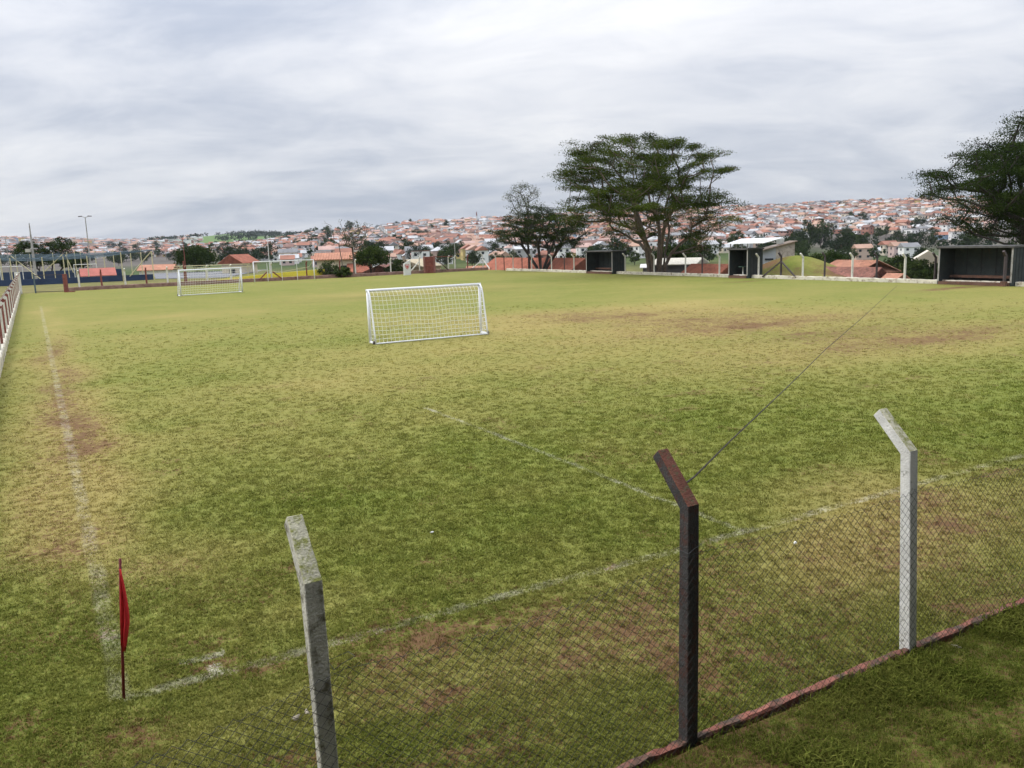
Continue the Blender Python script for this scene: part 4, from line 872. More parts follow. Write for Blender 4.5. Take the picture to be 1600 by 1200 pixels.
for k in range(7):
    a = k*6.283/7+.4; r0 = .75; lean = (.9, 1.7, 2.6, 1.3, 2.2, 1.6, 2.9)[k]; top = (5.2, 6.0, 4.6, 6.6, 5.0, 5.8, 4.4)[k]
    st = [bt+Vector((r0*math.cos(a), r0*math.sin(a), -.3)), bt+Vector((r0*1.1*math.cos(a), r0*1.1*math.sin(a), 1.0))]
    for q in (.45, .75, 1.0): st.append(bt+Vector(((r0+lean*q**1.5)*math.cos(a)+rs.uniform(-.12, .12), (r0+lean*q**1.5)*math.sin(a), 1+(top-1)*q)))
    starts.append(st)
tree('spreading_tree', 'big dark vase shaped tree with many stems between the dugouts', bt, starts, Cl, rs.uniform(.5, .95, len(Cl)), 430, .135, leaf_big, bark, 5, flat=.38, rmin=.0165, spray=1.6, rmax=.36)
# dark umbrella tree left of it
b2 = F(59.6, v_at(59.6, 846), -.8); rs = np.random.default_rng(8)
Cl = envelope(190, [3.8, 4.8, 6.0, 7.4, 8.6, 9.2], [4.6, 6.0, 6.6, 5.8, 4.0, 2.2], 8, .55, minsep=.55, rough=.5)
Cl = np.array([p for p in Cl if not (p[2] < 5 and np.hypot(p[0], p[1]) < 2.8)])+np.array(b2)
starts = [[b2+Vector((x*.3, y*.3, -.4)), b2+Vector((x*.5, y*.5, 1.2)), b2+Vector((x*1.3, y*1.2, 2.8)), b2+Vector((x*2.2, y*2, 4.4))] for x, y in ((-1.2, .3), (-.2, -.8), (.8, .4), (1.4, -.2))]
tree('umbrella_tree', 'low dark umbrella shaped tree left of the big spreading tree', b2, starts, Cl, rs.uniform(.45, .8, len(Cl)), 240, .14, leaf_dark, bark_dark, 9, flat=.42, spray=1.4, rmin=.022, rmax=.2)
# sparse tall tree among them
b3 = F(59.2, v_at(59.2, 827), -.6)
Cl = envelope(110, [6.5, 8, 10, 11.5, 12.3], [2.4, 3.1, 3.2, 2.4, 1.2], 12, .7, minsep=.45)+np.array(b3)+np.array([-.7, 0, 0])
tree('sparse_tree', 'thin half bare tree rising above the dark umbrella tree', b3, [[b3+Vector((0, 0, -.4)), b3+Vector((0, 0, 3)), b3+Vector((-.2, 0, 5.5)), b3+Vector((-.4, 0, 8))]], Cl, np.full(len(Cl), .42), 46, .15, leaf_pale, bark_dark, 13, flat=.8, rmin=.020, rmax=.2)
# right edge tree
b4 = at(1665, 400, 72); b4.z = -2.0
Cl = envelope(540, [4.6, 7, 8.7, 9.9, 11, 12.6, 14.3, 15.7], [6.4, 8.8, 10.6, 11.6, 10.8, 8.4, 5.8, 3.4], 21, .58, minsep=.6, rough=.34)
Cl = np.array([p for p in Cl if not (p[2] < 7 and np.hypot(p[0], p[1]) < 4)])+np.array(b4)
starts = [[b4+Vector((x*.3, y*.3, -.4)), b4+Vector((x*.4, y*.4, 2.5)), b4+Vector((x*1.2, y*1.2, 4.5)), b4+Vector((x*2.6, y*2.4, 6.8))] for x, y in ((-1.2, .3), (-.2, -1), (.9, .5))]
tree('edge_tree', 'dark leafy tree reaching in at the right edge behind the large dugout', b4, starts, Cl, np.random.default_rng(3).uniform(.6, 1.05, len(Cl)), 560, .14, leaf_dark, bark_dark, 22, flat=.45, spray=1.6, rmin=.028, rmax=.4)
# far left dark tree behind the court
b5 = base_on_terrain(75, 185)
Cl = np.concatenate([envelope(60, [4.5, 6, 8, 9.3], [2.5, 4.5, 3.8, 1.5], 31, .5, minsep=.8)+np.array([-4.0, 0, 0]), envelope(60, [4.2, 6, 8.4, 10.2], [2.5, 4.5, 3.4, 1.0], 32, .5, minsep=.8)+np.array([2.2, 1, 0]), envelope(30, [4, 5, 6.5], [2, 2.6, 1], 33, .5, minsep=.7)+np.array([6, 0, 0])])+np.array(b5)
tree('wide_tree', 'wide dark low tree standing behind the blue court netting', b5, [[b5+Vector((x*.3, 0, -.4)), b5+Vector((x*.6, 0, 1.5)), b5+Vector((x, .2, 3.4)), b5+Vector((x*1.6, .3, 4.8))] for x in (-2.4, .4, 2.4)], Cl, np.full(len(Cl), .85), 70, .42, leaf_dark, bark_dark, 34, rmin=.03, rmax=.3)
# bush-like trees and bare tree near the far end
def round_tree(label, px, Y, ztop, zbot, wpx, m, seed, n=60, ls=.3, per=70, stems=3, name='round_tree', group=None, sink=0.0):
    b = base_on_terrain(px, Y); b.z -= sink; Rr = wpx*Y/FPX/2; zt, zb = ztop-b.z, zbot-b.z; zs = np.linspace(zb, zt, 6)
    Cl = envelope(n, list(zs), [Rr*.6, Rr*.95, Rr, Rr*.9, Rr*.65, Rr*.3], seed, .5, minsep=Rr*.13)+np.array(b)
    st = [[b+Vector((0, 0, -.3)), b+Vector((math.cos(k*2.1)*Rr*.15, math.sin(k*2.1)*Rr*.15, zb*.6)), b+Vector((math.cos(k*2.1)*Rr*.35, math.sin(k*2.1)*Rr*.35, max(zb, .5)+(zt-zb)*.25))] for k in range(stems)]
    return tree(name, label, b, st, Cl, np.full(len(Cl), Rr*.22), per, ls, m, bark_dark, seed, group, flat=.7, rmin=.02, rmax=.22)
round_tree('rounded green tree behind the far end wall right of the bare tree', 580, 118, top_z(580, 388, 118), top_z(580, 412, 118), 58, leaf_bush, 41, 80, .28, 80)
round_tree('round dark green tree above the asphalt yard', 306, 165, top_z(306, 384, 165), top_z(306, 412, 165), 66, leaf_mid, 42, 80, .4, 80)
round_tree('small shrub at the corner of the yellow wall', 512, 112, top_z(512, 410, 112), .2, 34, leaf_bush, 43, 40, .25, 35, name='shrub')
round_tree('dark shrub in front of the house behind the yellow wall', 533, 111, top_z(533, 416, 111), .2, 28, leaf_bush, 44, 36, .25, 40, name='shrub')
round_tree('green hedge bush between the rounded tree and crest panel', 622, 121, top_z(622, 407, 121), -1, 44, leaf_bush, 45, 60, .3, 70, name='shrub')
for k, (px, Y, yt, w_) in enumerate(((1428, 84, 408, 60), (1455, 80, 414, 44), (1405, 110, 402, 60), (1268, 96, 400, 50), (1300, 120, 396, 60), (1052, 112, 386, 60), (930, 118, 398, 50), (893, 124, 396, 44))):
    round_tree(('dense bush behind the fence left of the right dugout', 'bush touching the left side of the right dugout', 'dark bush behind the small orange roof', 'dark bush right of the grassy mound', 'dark bushy tree behind the salmon roof', 'round green tree right of the big tree trunk', 'dark bush behind the first dugout', 'dark bush left of the first dugout')[k], px, Y, top_z(px, yt, Y), top_z(px, yt+(46 if Y < 90 else 30), Y), w_, (leaf_bush, leaf_mid, leaf_dark)[k % 3], 90+k, 60, .3, 70, name='bush')
b6 = at(540, 405, 114); b6.z = -.2
Cl = envelope(70, [4.0, 5.5, 7.0, 7.8], [1.6, 3.0, 3.8, 2.6], 51, .6, minsep=.4)+np.array(b6)+np.array([.8, 0, 0])
tree('bare_tree', 'almost leafless tall thin tree beside the house at the far end', b6, [[b6+Vector((-.4, 0, -.4)), b6+Vector((-.5, 0, 2)), b6+Vector((-.8, 0, 4.6))], [b6+Vector((1.0, 0, -.3)), b6+Vector((1.1, 0, 2)), b6+Vector((1.0, .1, 4))]], Cl, np.full(len(Cl), .35), 7, .2, leaf_pale, bark, 52, flat=.9, rmin=.022, rmax=.16)

# ------------------------------------------------------------------ houses just beyond the fences
def near_house(name, label, px, py_eave, Y, ax, L_, Wd, h, rise, wallm, roofm, cat='house', **k):
    """py_eave: picture height of the eaves at distance Y"""
    e = at(px, py_eave, Y); o = Vector((e.x, e.y, e.z-h)); r = empty(name, o, label, cat); gable(r, o, ax, L_, Wd, h, rise, wallm, roofm, skirt=max(2.0, o.z-tz(o.x, o.y)+1.5), **k); return r
XV = EV  # ridge directions
def fence_house(label, px0, px1, u, py_top, Wd, h, rise, wallm, roofm, **k):
    """ridge parallel to the right fence, roof ridge seen at py_top"""
    va, vb = v_at(u, px0, -1), v_at(u, px1, -1); c = F(u, (va+vb)/2); zt = at((px0+px1)/2, py_top, c.y).z; o = Vector((c.x, c.y, zt-rise-h)); r = empty('house', o, label, 'house')
    gable(r, o, EV, abs(va-vb), Wd, h, rise, wallm, roofm, skirt=max(2, o.z-tz(o.x, o.y)+1.5), **k); return r
fence_house('brown tiled roof of a house just below the right fence', 1286, 1372, 63.2, 419, 5.6, 2.6, 1.9, wallc, tile_dark, tile=.24, over=.3)
fence_house('house with a salmon hipped roof behind the brown tiled roof', 1306, 1368, 71.5, 408, 6.5, 2.6, 1.1, wallc, tile_pale, hip=1.6, tile=.3, over=.3)
fence_house('small orange tiled roof right of the brown tiled roof', 1388, 1408, 63.0, 429, 3.4, 2.4, .9, wallc, tile_pale, tile=.25, over=.2)
fence_house('long orange tiled roof behind the fence below the umbrella tree', 776, 912, 63.0, 404, 8.5, 2.6, 2.6, cream, tile_red, tile=.35, over=.4)
fence_house('orange tiled roof left of the middle dugout', 1083, 1138, 62.5, 414, 6.0, 2.6, 1.8, cream, tile_red, tile=.3, over=.3)
near_house('house', 'orange tiled roof left of the long orange roof at the fence corner', 747, 429, 128, (1, .1, 0), 3.0, 4.0, 2.4, 1.2, cream, tile_pale, tile=.35, over=.3)
near_house('warehouse', 'dark walled building with a pale low roof right of the big tree', 1062, 412, 104, (1, -.5, 0), 5.2, 6.0, 3.4, .6, mat('dark_grey_render', (.10, .095, .10), .85, .2, 1), mat('pale_cream_roof', (.62, .58, .48), .8, .1, 1), cat='building', over=.3)
near_house('house', 'low house with a pale flat looking roof directly right of the big tree trunk', 1030, 417, 118, (1, -.2, 0), 4.4, 4.0, 3.0, .35, mat('mid_grey_render', (.2, .19, .19), .85, .2, 1), offw, over=.4)  # grey rendered walls under the pale roof
near_house('barn', 'large beige gabled building left of the right dugout', 1449, 407, 175, (.45, 1, 0), 8, 6.2, 2.4, 2.0, mat('beige_render', (.58, .51, .42), .85, .1, .5), mat('beige_sheet_roof', (.62, .55, .45), .7, .12, .5), cat='building', over=.4)
near_house('house', 'cream gable ended house with an orange roof behind the far end', 374, 409, 150, (.25, 1, 0), 5, 4.0, 2.6, 1.2, cream, tile_red, over=.5, wins=((3, 0, 1.2, .6, 1.1),))
near_house('house', 'orange roofed house with a pale front behind the bare tree', 531, 404, 128, (1, .12, 0), 6.4, 5, 3.2, .8, cream, tile_pale, over=.5, tile=.4, wins=((-1, -1.8, 1.0, 1.0, 1.2), (-1, .8, 1.0, 1.0, 1.2)))
near_house('house', 'low red roof under the rounded green tree', 562, 424, 126, (1, .1, 0), 3.0, 4, 1.6, 1.2, offw, tile_red, over=.3)
near_house('house', 'lilac grey gable wall under the rounded green tree', 602, 424, 124, (.2, 1, 0), 5, 4.6, 2.0, .9, mat('lilac_render', (.42, .40, .48), .85, .1, 1), tile_dark, over=.3)
near_house('house', 'row of low orange roofs beyond the asphalt yard', 248, 421, 190, (1, .1, 0), 7, 5, 2.2, 1.0, offw, tile_pale, over=.4)
near_house('house', 'tan wall and roof behind the braced post left of the red gate', 650, 416, 130, (.4, 1, 0), 6, 5.5, 2.4, 1.0, mat('tan_render', (.45, .36, .22), .85, .15, 1), mat('tan_roof', (.5, .42, .28), .85, .15, 1), over=.3)
# grassy mound and shed behind the middle dugout
mc = F(60.4, v_at(63.0, 1236)-.8, -.4); mb = MB(); n1_, n2_ = 40, 30
UU, VV = np.meshgrid(np.linspace(-1.9, 9, n1_), np.linspace(-8.5, 10, n2_)); hz = 1.95*np.exp(-((UU-3.2)/3.4)**2-((VV-.8)/4.6)**2)+.25*(fbm(UU*.9, VV*.9, 3)-.5)-np.clip(UU-5, 0, 9)*.55
hz = hz-1.2*sstep(6.0, 10, abs(VV))-.5*sstep(-1.2, -1.9, UU)
V = np.stack([mc.x+EU.x*UU+EV.x*VV, mc.y+EU.y*UU+EV.y*VV, hz-.1], -1).reshape(-1, 3); idx = np.arange(n1_*n2_).reshape(n2_, n1_); Q = np.stack([idx[:-1, :-1], idx[:-1, 1:], idx[1:, 1:], idx[1:, :-1]], -1).reshape(-1, 4)
dr = np.clip(.35+1.2*(fbm(UU*.4, VV*.4, 3)-.5), 0, 1); di = np.clip(.5*sstep(.42, .62, fbm(UU*.6+4, VV*.6, 3))+1.1*np.exp(-((UU-.8)/.9)**2-((VV-2.6)/1.7)**2)+.5*np.exp(-((VV+5)/1.5)**2-((UU-1.5)/1.5)**2), 0, 1)
me = np_mesh('grass_mound', V, Q, [make_turf_mat('mound_turf', False)], None, {'dry': ('FLOAT', 'POINT', dr), 'dirt': ('FLOAT', 'POINT', di)}); me.polygons.foreach_set('use_smooth', [True]*len(me.polygons)); tag(link('mound', me), kind='structure')
sc_ = at(1217, 408, 86); sr = empty('shed', sc_, 'stained concrete lean-to shed with a water tank behind the middle dugout', 'shed')
sx = Vector((1, -.1, 0)).normalized(); sy = Vector((-sx.y, sx.x, 0))
def Qs(s, t, z): return sc_+sx*s+sy*t+Vector((0, 0, z))
P(MB().hexa([Qs(-.3, 0, -1.5), Qs(1.55, 0, -1.5), Qs(1.55, 3, -1.5), Qs(-.3, 3, -1.5)], [Qs(-.3, 0, 1.55), Qs(1.55, 0, 1.85), Qs(1.55, 3, 1.85), Qs(-.3, 3, 1.55)]), 'front_wall', mat('stained_concrete', (.46, .41, .35), .9, .3, 1.5, .2, (.22, .19, .17), .4), sr)
P(MB().hexa([Qs(-1.7, .4, -1.5), Qs(-.303, .05, -1.5), Qs(-.303, 3, -1.5), Qs(-1.7, 3, -1.5)], [Qs(-1.7, .4, 1.05), Qs(-.303, .05, 1.5), Qs(-.303, 3, 1.5), Qs(-1.7, 3, 1.05)]), 'side_wing', mat('pale_blue_grey', (.42, .44, .48), .9, .1, 1), sr)
P(MB().hexa([Qs(-1.9, -.25, 1.06), Qs(1.75, -.25, 1.93), Qs(1.75, 3.2, 1.93), Qs(-1.9, 3.2, 1.06)], [Qs(-1.9, -.25, 1.15), Qs(1.75, -.25, 2.02), Qs(1.75, 3.2, 2.02), Qs(-1.9, 3.2, 1.15)]), 'roof', mat('brown_sheet_roof', (.26, .2, .15), .85, .3, 1.5), sr)
P(MB().tube([Qs(.3, 1, 1.75), Qs(.3, 1, 2.2), Qs(.3, 1, 2.35)], [.36, .42, .3], 14), 'water_tank', mat('tank_grey', (.5, .52, .48), .7), sr)
P(MB().hexa([Qs(-1.35, .22, .12), Qs(-.55, .03, .12), Qs(-.55, .3, .12), Qs(-1.35, .5, .12)], [Qs(-1.35, .22, .3), Qs(-.55, .03, .3), Qs(-.55, .3, .3), Qs(-1.35, .5, .3)]), 'window', glass_dark, sr)

# ------------------------------------------------------------------ the hillside town
WC = {'white': (.80, .79, .77), 'cream': (.64, .57, .46), 'peach': (.56, .42, .34), 'grey': (.42, .41, .41), 'pink': (.58, .44, .41), 'yellow': (.62, .48, .20), 'blue': (.28, .38, .50), 'brick red': (.34, .17, .125)}
RC = {'terracotta': (.35, .165, .115), 'faded orange': (.45, .285, .21), 'brown': (.22, .13, .105), 'pinkish': (.49, .33, .28), 'grey': (.24, .24, .245), 'pale grey': (.50, .50, .50)}
wm_ = {k: mat('town_wall_'+k.replace(' ', '_'), c, .9, .10, .15) for k, c in WC.items()}; rm_ = {k: mat('town_roof_'+k.replace(' ', '_'), c, .9, .22, .12, 0, tuple(q*.55 for q in c), .3) for k, c in RC.items()}
WK, RK = list(WC), list(RC); wp_ = np.array([.46, .17, .09, .13, .06, .03, .02, .04]); rp_ = np.array([.27, .22, .14, .09, .12, .16])
def zone_angle(px): return np.interp(px, [-100, 300, 600, 900, 1100, 1600], [.15, .3, .12, .25, .62, .55])
def town_bottom(px): return np.interp(px, [0, 250, 420, 470, 1130, 1230, 1450, 1600], [-4, -8, -14, -33, -33, -10, -8, -4])
lots = []
def add_lots(r0, r1, cell_w, cell_d, fill, sx_=1.0, pxa=-60, pxb=1660):
    # rotated street grid
    for zone in ((-60, 330), (330, 640), (640, 960), (960, 1660)):
        zc_ = (zone[0]+zone[1])/2; a = float(zone_angle(zc_)); ca, sa = math.cos(a), math.sin(a); ext = r1*1.15
        ni, nj = int(2*ext/cell_w), int(2*ext/cell_d); I, J = np.meshgrid(np.arange(ni), np.arange(nj)); I = I.ravel(); J = J.ravel()
        lx = (I+(I//6)*.85)*cell_w-ext; ly = (J+(J//2)*.55)*cell_d-ext
        x = lx*ca-ly*sa+RNG.normal(0, .7, len(lx)); y = lx*sa+ly*ca+600+RNG.normal(0, .7, len(lx)); r = np.hypot(x, y); px = np.where(y > 1, 800+FPX*x/np.maximum(y, 1), -9999)
        ok = (r > r0) & (r < r1) & (px >= max(zone[0], pxa)) & (px < min(zone[1], pxb)); x, y, r, px = x[ok], y[ok], r[ok], px[ok]
        z = terrain(x, y); e = (z-CAMH)*FPX/r; den = fbm(x*.011+200, y*.011, 3)
        ok = (e > town_bottom(px)+8*(den-.5)) & (RNG.random(len(x)) < fill*np.interp(den, [.22, .34], [.25, 1]))
        for k in np.nonzero(ok)[0]: lots.append((x[k], y[k], z[k], r[k], px[k], a+(math.pi/2 if random.random() < .35 else 0)+random.gauss(0, .05), sx_))
add_lots(330, 1450, 9.8, 10.6, .93); add_lots(1450, 2700, 24, 24, .75, 1.5, -60, 330)
lots.sort(key=lambda q: q[3])
def house_spec(sc):
    w = random.choices(WK, wp_)[0]; rf_ = random.choices(RK, rp_)[0]; two = random.random() < .42; kind = random.choices(['gable', 'hip', 'flat'], [.60, .18, .22])[0]
    if kind == 'flat': rf_ = random.choice(['grey', 'pale grey', 'brown'])
    return w, rf_, two, kind, random.uniform(5.6, 9.6)*sc, random.uniform(4.8, 7.4)*sc
def house_geo(kind, two, L_, Wd):
    h = 5.9 if two else 3.1; l, w = L_/2, Wd/2; ri = {'gable': 1.7, 'hip': 1.6, 'flat': .0}[kind]; o = .45; hp = {'gable': 0, 'hip': w*.9, 'flat': 0}[kind]
    wv = [(s, t, z) for z in (-4.0, h) for s, t in ((-l, -w), (l, -w), (l, w), (-l, w))]
    wf = [(0, 1, 5, 4), (1, 2, 6, 5), (2, 3, 7, 6), (3, 0, 4, 7)]
    if kind == 'flat':
        wf.append((4, 5, 6, 7)); rv = [(s, t, z) for z in (h+.02, h+.35) for s, t in ((-l-.1, -w-.1), (l+.1, -w-.1), (l+.1, w+.1), (-l-.1, w+.1))]; rf_ = [(0, 1, 5, 4), (1, 2, 6, 5), (2, 3, 7, 6), (3, 0, 4, 7), (4, 5, 6, 7)]
    else:
        wv += [(-l, 0, h+ri*(hp == 0)-.03), (l, 0, h+ri*(hp == 0)-.03)]; wf += [(5, 6, 9, 9), (7, 4, 8, 8)]; z0 = h-ri/w*o
        rv = [(-l-o, -w-o, z0), (l+o, -w-o, z0), (l+o, w+o, z0), (-l-o, w+o, z0), (-l-o*(hp == 0)+hp, 0, h+ri+.08), (l+o*(hp == 0)-hp, 0, h+ri+.08)]
        rf_ = [(0, 1, 5, 4), (2, 3, 4, 5), (1, 2, 5, 5), (3, 0, 4, 4)]
    gv, gf = [], []
    for side in (-1, 1):
        for fl in range(2 if two else 1):
            for s in (-.28, .22):
                c = s*L_; z = 1.0+2.9*fl; b = len(gv); t = side*(w+.04)
                gv += [(c-.65, t, z), (c+.65, t, z), (c+.65, t, z+1.15), (c-.65, t, z+1.15)]; gf.append((b, b+1, b+2, b+3))
    for side in (-1, 1):
        for fl in range(2 if two else 1):
            z = 1.0+2.9*fl; b = len(gv); t = side*(l+.04); gv += [(t, -.6, z), (t, .6, z), (t, .6, z+1.15), (t, -.6, z+1.15)]; gf.append((b, b+1, b+2, b+3))
    return (wv, wf), (rv, rf_), (gv, gf)
def tri(fs): return [tuple(dict.fromkeys(f)) for f in fs]
# the nearest 300 that can be seen: one object each
front = [q for q in lots if -10 < q[4] < 1610][:300]; fs_ = set(id(q) for q in front); cache = {}
def where(px, r):
    return 'beyond the blue court' if px < 240 else 'behind the yellow wall' if px < 520 else 'behind the red gate' if px < 760 else 'behind the umbrella tree' if px < 930 else 'behind the big tree' if px < 1140 else 'behind the middle dugout' if px < 1330 else 'near the right tree'
for q in front:
    x, y, z, r, px, a, sc = q; w, rf_, two, kind, L_, Wd = house_spec(sc); L_, Wd = round(L_), round(Wd); key = (kind, two, L_, Wd)
    if key not in cache: cache[key] = house_geo(*key)
    gw, gr, gg = cache[key]; mk = lambda nm, g, m: cache.setdefault((nm, key, m.name), None) or cache.__setitem__((nm, key, m.name), (lambda me: (me.from_pydata(g[0], [], tri(g[1])), me.materials.append(m), me.update(), me)[-1])(bpy.data.meshes.new(nm))) or cache[(nm, key, m.name)]
    o = link('house', mk('house', gw, wm_[w])); o.location = (x, y, z); o.rotation_euler[2] = a
    tag(o, f"{w} {'two storey' if two else 'single storey'} house, {rf_} {kind} roof, {where(px, r)}", 'house', 'houses of the hillside town')
    link('roof', mk('roof', gr, rm_[rf_]), o)
    for s in range(len(gg[1])):
        qd = gg[0][s*4:s*4+4]; ky = ('win', key, s)
        if ky not in cache:
            me = bpy.data.meshes.new('window'); me.from_pydata(qd, [], [(0, 1, 2, 3)]); me.materials.append(glass_dark); me.update(); cache[ky] = me
        link('window', cache[ky], o)
VH = [(1318, 395, 'white', 'terracotta'), (1338, 398, 'white', 'pale grey'), (1362, 401, 'white', 'pale grey'), (1388, 399, 'cream', 'terracotta'), (1404, 402, 'pink', 'faded orange'), (1348, 406, 'peach', 'faded orange'), (1420, 404, 'white', 'grey'), (1474, 374, 'blue', 'terracotta'), (1496, 375, 'white', 'faded orange'), (1530, 370, 'cream', 'brown'), (1262, 372, 'white', 'grey'), (1160, 392, 'white', 'terracotta'), (1095, 402, 'cream', 'faded orange'), (1050, 404, 'white', 'terracotta')]
VALLEY = VH
# all the others as one mass
VV_, FF_, MI = [], [], []; mlist = [wm_[k] for k in WK]+[rm_[k] for k in RK]+[glass_dark]; nv = 0; gcache = {}
for q in lots:
    if id(q) in fs_: continue
    x, y, z, r, px, a, sc = q; w, rf_, two, kind, L_, Wd = house_spec(sc); ca, sa = math.cos(a), math.sin(a)
    gs = house_geo(kind, two, L_, Wd)
    for gi, mi in zip(gs, (WK.index(w), len(WK)+RK.index(rf_), len(mlist)-1)):
        if gi is gs[2] and r > 1000: continue
        v = np.array(gi[0]); VV_.append(np.stack([v[:, 0]*ca-v[:, 1]*sa+x, v[:, 0]*sa+v[:, 1]*ca+y, v[:, 2]+z], 1))
        for f in gi[1]: FF_.append([i+nv for i in f]); MI.append(mi)
        nv += len(v)
me = bpy.data.meshes.new('distant_houses'); me.from_pydata(np.concatenate(VV_).tolist(), [], tri(FF_))
for m in mlist: me.materials.append(m)
me.polygons.foreach_set('material_index', np.array(MI, np.int32)); me.update()
tag(link('distant_houses', me), 'mass of tiny pale houses with terracotta roofs covering the far hillsides', 'houses', kind='stuff')
print('LOTS', len(lots), 'faces', len(FF_))

# ------------------------------------------------------------------ trees of the valley and town: a few models, many copies
def tree_model(seed, H_, Rr, m, n=34, per=42, ls=.75):
    b = Vector((0, 0, 0)); Cl = envelope(n, list(np.linspace(H_*.28, H_, 6)), [Rr*.6, Rr*.95, Rr, Rr*.88, Rr*.62, Rr*.25], seed, .5, minsep=Rr*.16)
    st = [[Vector((0, 0, -1.5)), Vector((.1*k, 0, H_*.18)), Vector((math.cos(k*2.1)*Rr*.3, math.sin(k*2.1)*Rr*.3, H_*.42))] for k in range(3)]
    tm = grow(b, st, Cl, rmin=.05, rmax=.35).mesh('trunk'); tm.materials.append(bark_dark); return tm, leaves('crown', Cl, np.full(len(Cl), Rr*.25), per, ls, m, seed, .7)
models = [tree_model(60, 9, 4.6, leaf_mid), tree_model(61, 7, 4.8, leaf_dark), tree_model(62, 11, 5.0, leaf_dark), tree_model(63, 8, 3.6, leaf_bush), tree_model(64, 10, 6.2, leaf_blue)]
mlab = ['mid green round tree', 'low dark spreading tree', 'tall dark tree', 'small bright green tree', 'broad bluish green tree']
def find_r(px, py, rmin=150, rmax=1400):
    rs = np.arange(rmin, rmax, 4.0); t = (px-800)/FPX; y = rs/math.sqrt(1+t*t); x = y*t; z = terrain(x, y); pys = np.array([proj((x[i], y[i], z[i]))[1] for i in range(len(rs))])
    k = np.nonzero(pys <= py)[0]; k = k[0] if len(k) else len(rs)-1; return x[k], y[k], z[k]
for (px, py, w, rf_) in VALLEY:
    x, y, z = find_r(px, py); gw, gr, gg = house_geo('gable', px % 4 == 0, 8 if px < 1460 else 11, 6 if px < 1460 else 8)
    me = bpy.data.meshes.new('house'); me.from_pydata(gw[0], [], tri(gw[1])); me.materials.append(wm_[w]); o = link('house', me); o.location = (x, y, z); o.rotation_euler[2] = random.uniform(-.4, .4)
    tag(o, f'{w} house with {rf_} roof standing among the valley trees', 'house', 'houses among the valley trees')
    me = bpy.data.meshes.new('roof'); me.from_pydata(gr[0], [], tri(gr[1])); me.materials.append(rm_[rf_]); link('roof', me, o)
    for k in range(len(gg[1])): me = bpy.data.meshes.new('window'); me.from_pydata(gg[0][k*4:k*4+4], [], [(0, 1, 2, 3)]); me.materials.append(glass_dark); link('window', me, o)
def put_tree(x, y, z, k, s, lab, grp):
    t = empty('tree', (x, y, z), lab, 'tree', grp, random.uniform(0, 6.28)); t.scale = (s, s, s*random.uniform(.85, 1.15))
    for nm, me in zip(('trunk', 'crown'), models[k]): link(nm, me, t)
ZN = [  # px0, px1, py0, py1 (picture height of the tree's foot), count, size, place
 (1195, 1470, 386, 412, 15, .9, 'between the middle and right dugouts'), (1240, 1340, 385, 400, 6, 1.5, 'in the clump right of the shed'), (1290, 1460, 368, 385, 11, .8, 'along the foot of the right hill'), (1470, 1600, 372, 392, 9, .75, 'on the slope above the right dugout'),
 (1110, 1200, 385, 400, 8, .9, 'behind the white canopy of the middle dugout'), (760, 1000, 402, 418, 16, .8, 'behind the trunks of the dark trees'), (1020, 1110, 400, 415, 7, .9, 'behind the dark walled building'),
 (630, 760, 398, 420, 14, .8, 'behind the red gate and the crest panel'), (560, 640, 390, 412, 8, .9, 'behind the rounded green tree at the far end'), (430, 540, 372, 392, 9, 1.0, 'on the slope behind the full size goal'), (200, 470, 392, 412, 30, .95, 'behind the asphalt yard'), (0, 240, 392, 418, 40, 1.0, 'low behind the blue court'),
 (300, 560, 372, 392, 14, 1.0, 'among the houses below the green hill'), (560, 760, 352, 385, 22, .85, 'among the houses of the middle hill'), (1130, 1560, 322, 362, 36, .75, 'among the houses of the right hill'), (0, 260, 376, 392, 26, 1.1, 'among the pale houses of the far left town'), (480, 560, 360, 372, 8, 1.3, 'on the crest left of the middle hill')]
for (a0, a1, y0, y1, n, s, wh) in ZN:
    for _ in range(n):
        px, py = random.uniform(a0, a1), random.uniform(y0, y1); x, y, z = find_r(px, py); k = random.choices(range(5), [3, 3, 2, 1.5, 2.5])[0]
        put_tree(x, y, z, k, s*random.uniform(.7, 1.25), f'{mlab[k]} {wh}', 'trees of the valley and town')
# woods on the green hill: one mass
Pw = []; rs = np.random.default_rng(77)
while len(Pw) < 380:
    px = rs.uniform(250, 620); r = rs.uniform(1750, 3000); t = (px-800)/FPX; y = r/math.sqrt(1+t*t); x = y*t
    if fbm(np.array([x*.0035+40]), np.array([y*.0035]), 4)[0] < .43 or rs.uniform() < .03: Pw.append((x, y, tz(x, y)))
Pw = np.array(Pw); Cw = Pw+np.array([0, 0, 5.5]); woods = leaves('woodland', Cw, np.full(len(Cw), 5.0), 26, 4.2, leaf_blue, 78, .8)
tag(link('woodland', woods), 'dark woods spread over the distant green hill', 'woods', kind='stuff')

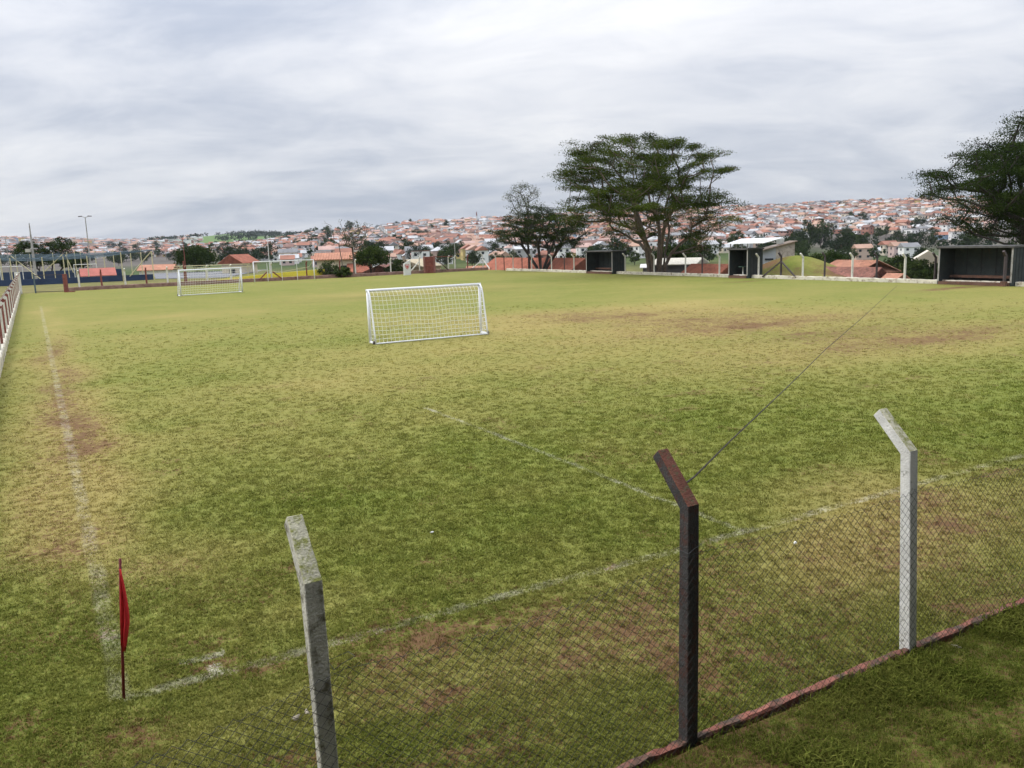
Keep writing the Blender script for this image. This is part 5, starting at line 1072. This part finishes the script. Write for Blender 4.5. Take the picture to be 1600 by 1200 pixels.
# ------------------------------------------------------------------ small things on the grass
leafm = mat('dry_fallen_leaf', (.46, .40, .30), .8, .3, 30)
for k, (px, py, s, lab) in enumerate(((1243, 848, .05, 'white scrap lying beyond the mesh near the goal line'), (480, 1113, .05, 'pale leaf on the turf left of the mossy post'), (462, 1121, .05, 'larger pale leaf beside the mossy post'), (1528, 1181, .085, 'big grey dry leaf on the bank at the lower right'), (1496, 1011, .06, 'pale dry leaf just outside the red kerb'), (1402, 1082, .035, 'small pale leaf on the bank below the white post'), (1155, 1126, .05, 'pale leaf on the kerb right of the dark post'), (1373, 1059, .02, 'tiny white scrap outside the red kerb'), (675, 832, .04, 'light scrap in the middle of the near turf'))):
    c = on(px, py, .03); mb = MB(); a = random.uniform(0, 6.28); pts = []
    for i in range(8):
        t = i/8*6.283; rr_ = s*(1-.25*abs(math.sin(t*1.5))); pts.append((rr_*math.cos(t), rr_*.55*math.sin(t), .012*math.cos(2*t)+.01*math.sin(t)))
    vs = [c+Vector((math.cos(a)*x-math.sin(a)*y, math.sin(a)*x+math.cos(a)*y, z)) for x, y, z in pts]; mb.add(vs+[c+Vector((0, 0, .02))], [(i, (i+1) % 8, 8) for i in range(8)])
    o = mb.build('fallen_leaf', leafm if 'scrap' not in lab else white_p, None, True); o.modifiers.new('thick', 'SOLIDIFY').thickness = .003; tag(o, lab, 'leaf' if 'scrap' not in lab else 'scrap', 'scraps and leaves on the grass')

x, y, z = find_r(735, 399, 300); o = Vector((x, y, z)); hl_ = empty('industrial_hall', o, 'long white industrial hall below the radio mast', 'building'); gable(hl_, o, (1, .1, 0), 52*y/FPX, 14, 3.6, 1.4, mat('white_cladding', (.74, .75, .76), .6, .06, .3), mat('white_sheet_roofing', (.80, .80, .80), .6, .05, .3))
# small trees between the far houses: one mass
Pw = []; rs = np.random.default_rng(79)
while len(Pw) < 700:
    px = rs.uniform(-20, 1620); r = rs.uniform(480, 1420) if px > 330 else rs.uniform(700, 2500); t = (px-800)/FPX; y = r/math.sqrt(1+t*t); x = y*t
    if fbm(np.array([x*.006+90]), np.array([y*.006]), 3)[0] > .47: Pw.append((x, y, tz(x, y)))
Pw = np.array(Pw); dd = np.clip(np.hypot(Pw[:, 0], Pw[:, 1])/900, .8, 1.8); Cw = Pw+np.array([0, 0, 3.4])*rs.uniform(.8, 1.4, len(Pw))[:, None]
tag(link('town_greenery', leaves('town_greenery', Cw, 2.0*dd, 30, 2.0, leaf_blue, 80, .8)), 'small dark tree crowns dotted between the far houses', 'greenery', kind='stuff')
# unseen covered stand, added behind the viewer to shade the bank and near turf
mb = MB()
for k in range(6): mb.fbox(-20, 24, -8.9-.8*(k+1), -8.9-.8*k-.002, -.3, .5+.42*k)
mb.fbox(-20, 24, -14.2, -13.9, -.3, 8.8); mb.fbox(-20.5, 24.5, -14.5, -6.3, 8.82, 9.0)
for k in range(6): mb.bar(F(-19+8.4*k, -13.6, 0), F(-19+8.4*k, -13.6, 8.8), .3)
tag(mb.build('unseen_shade_stand', concrete), kind='structure')
# spell out which one, among look-alikes, from left to right
ORD = ['leftmost', 'second', 'third', 'fourth', 'fifth', 'sixth', 'seventh', 'eighth', 'ninth', 'tenth', 'eleventh', 'twelfth', 'thirteenth', 'fourteenth', 'fifteenth', 'sixteenth']
byl = {}
for o in COL.objects:
    if o.parent is None and 'label' in o: byl.setdefault(o['label'], []).append(o)
for lab, os_ in byl.items():
    if len(os_) > 1 and len(os_) <= len(ORD):
        os_.sort(key=lambda o: proj(o.location)[0])
        for k, o in enumerate(os_): o['label'] = lab+(', leftmost of these' if k == 0 else f', {ORD[k]} from left')

# ------------------------------------------------------------------ haze
hb = MB().box(-3300, 3300, -400, 4300, -60, 130).build('haze', bpy.data.materials.new('haze_air')); hm = hb.data.materials[0]; n, l = nodes_of(hm); n.remove(n['Principled BSDF'])
pv = n.new('ShaderNodeVolumePrincipled'); pv.inputs['Color'].default_value = (.80, .86, .95, 1); pv.inputs['Density'].default_value = .00006; pv.inputs['Anisotropy'].default_value = .2
l.new(pv.outputs[0], n['Material Output'].inputs['Volume']); tag(hb, kind='stuff')
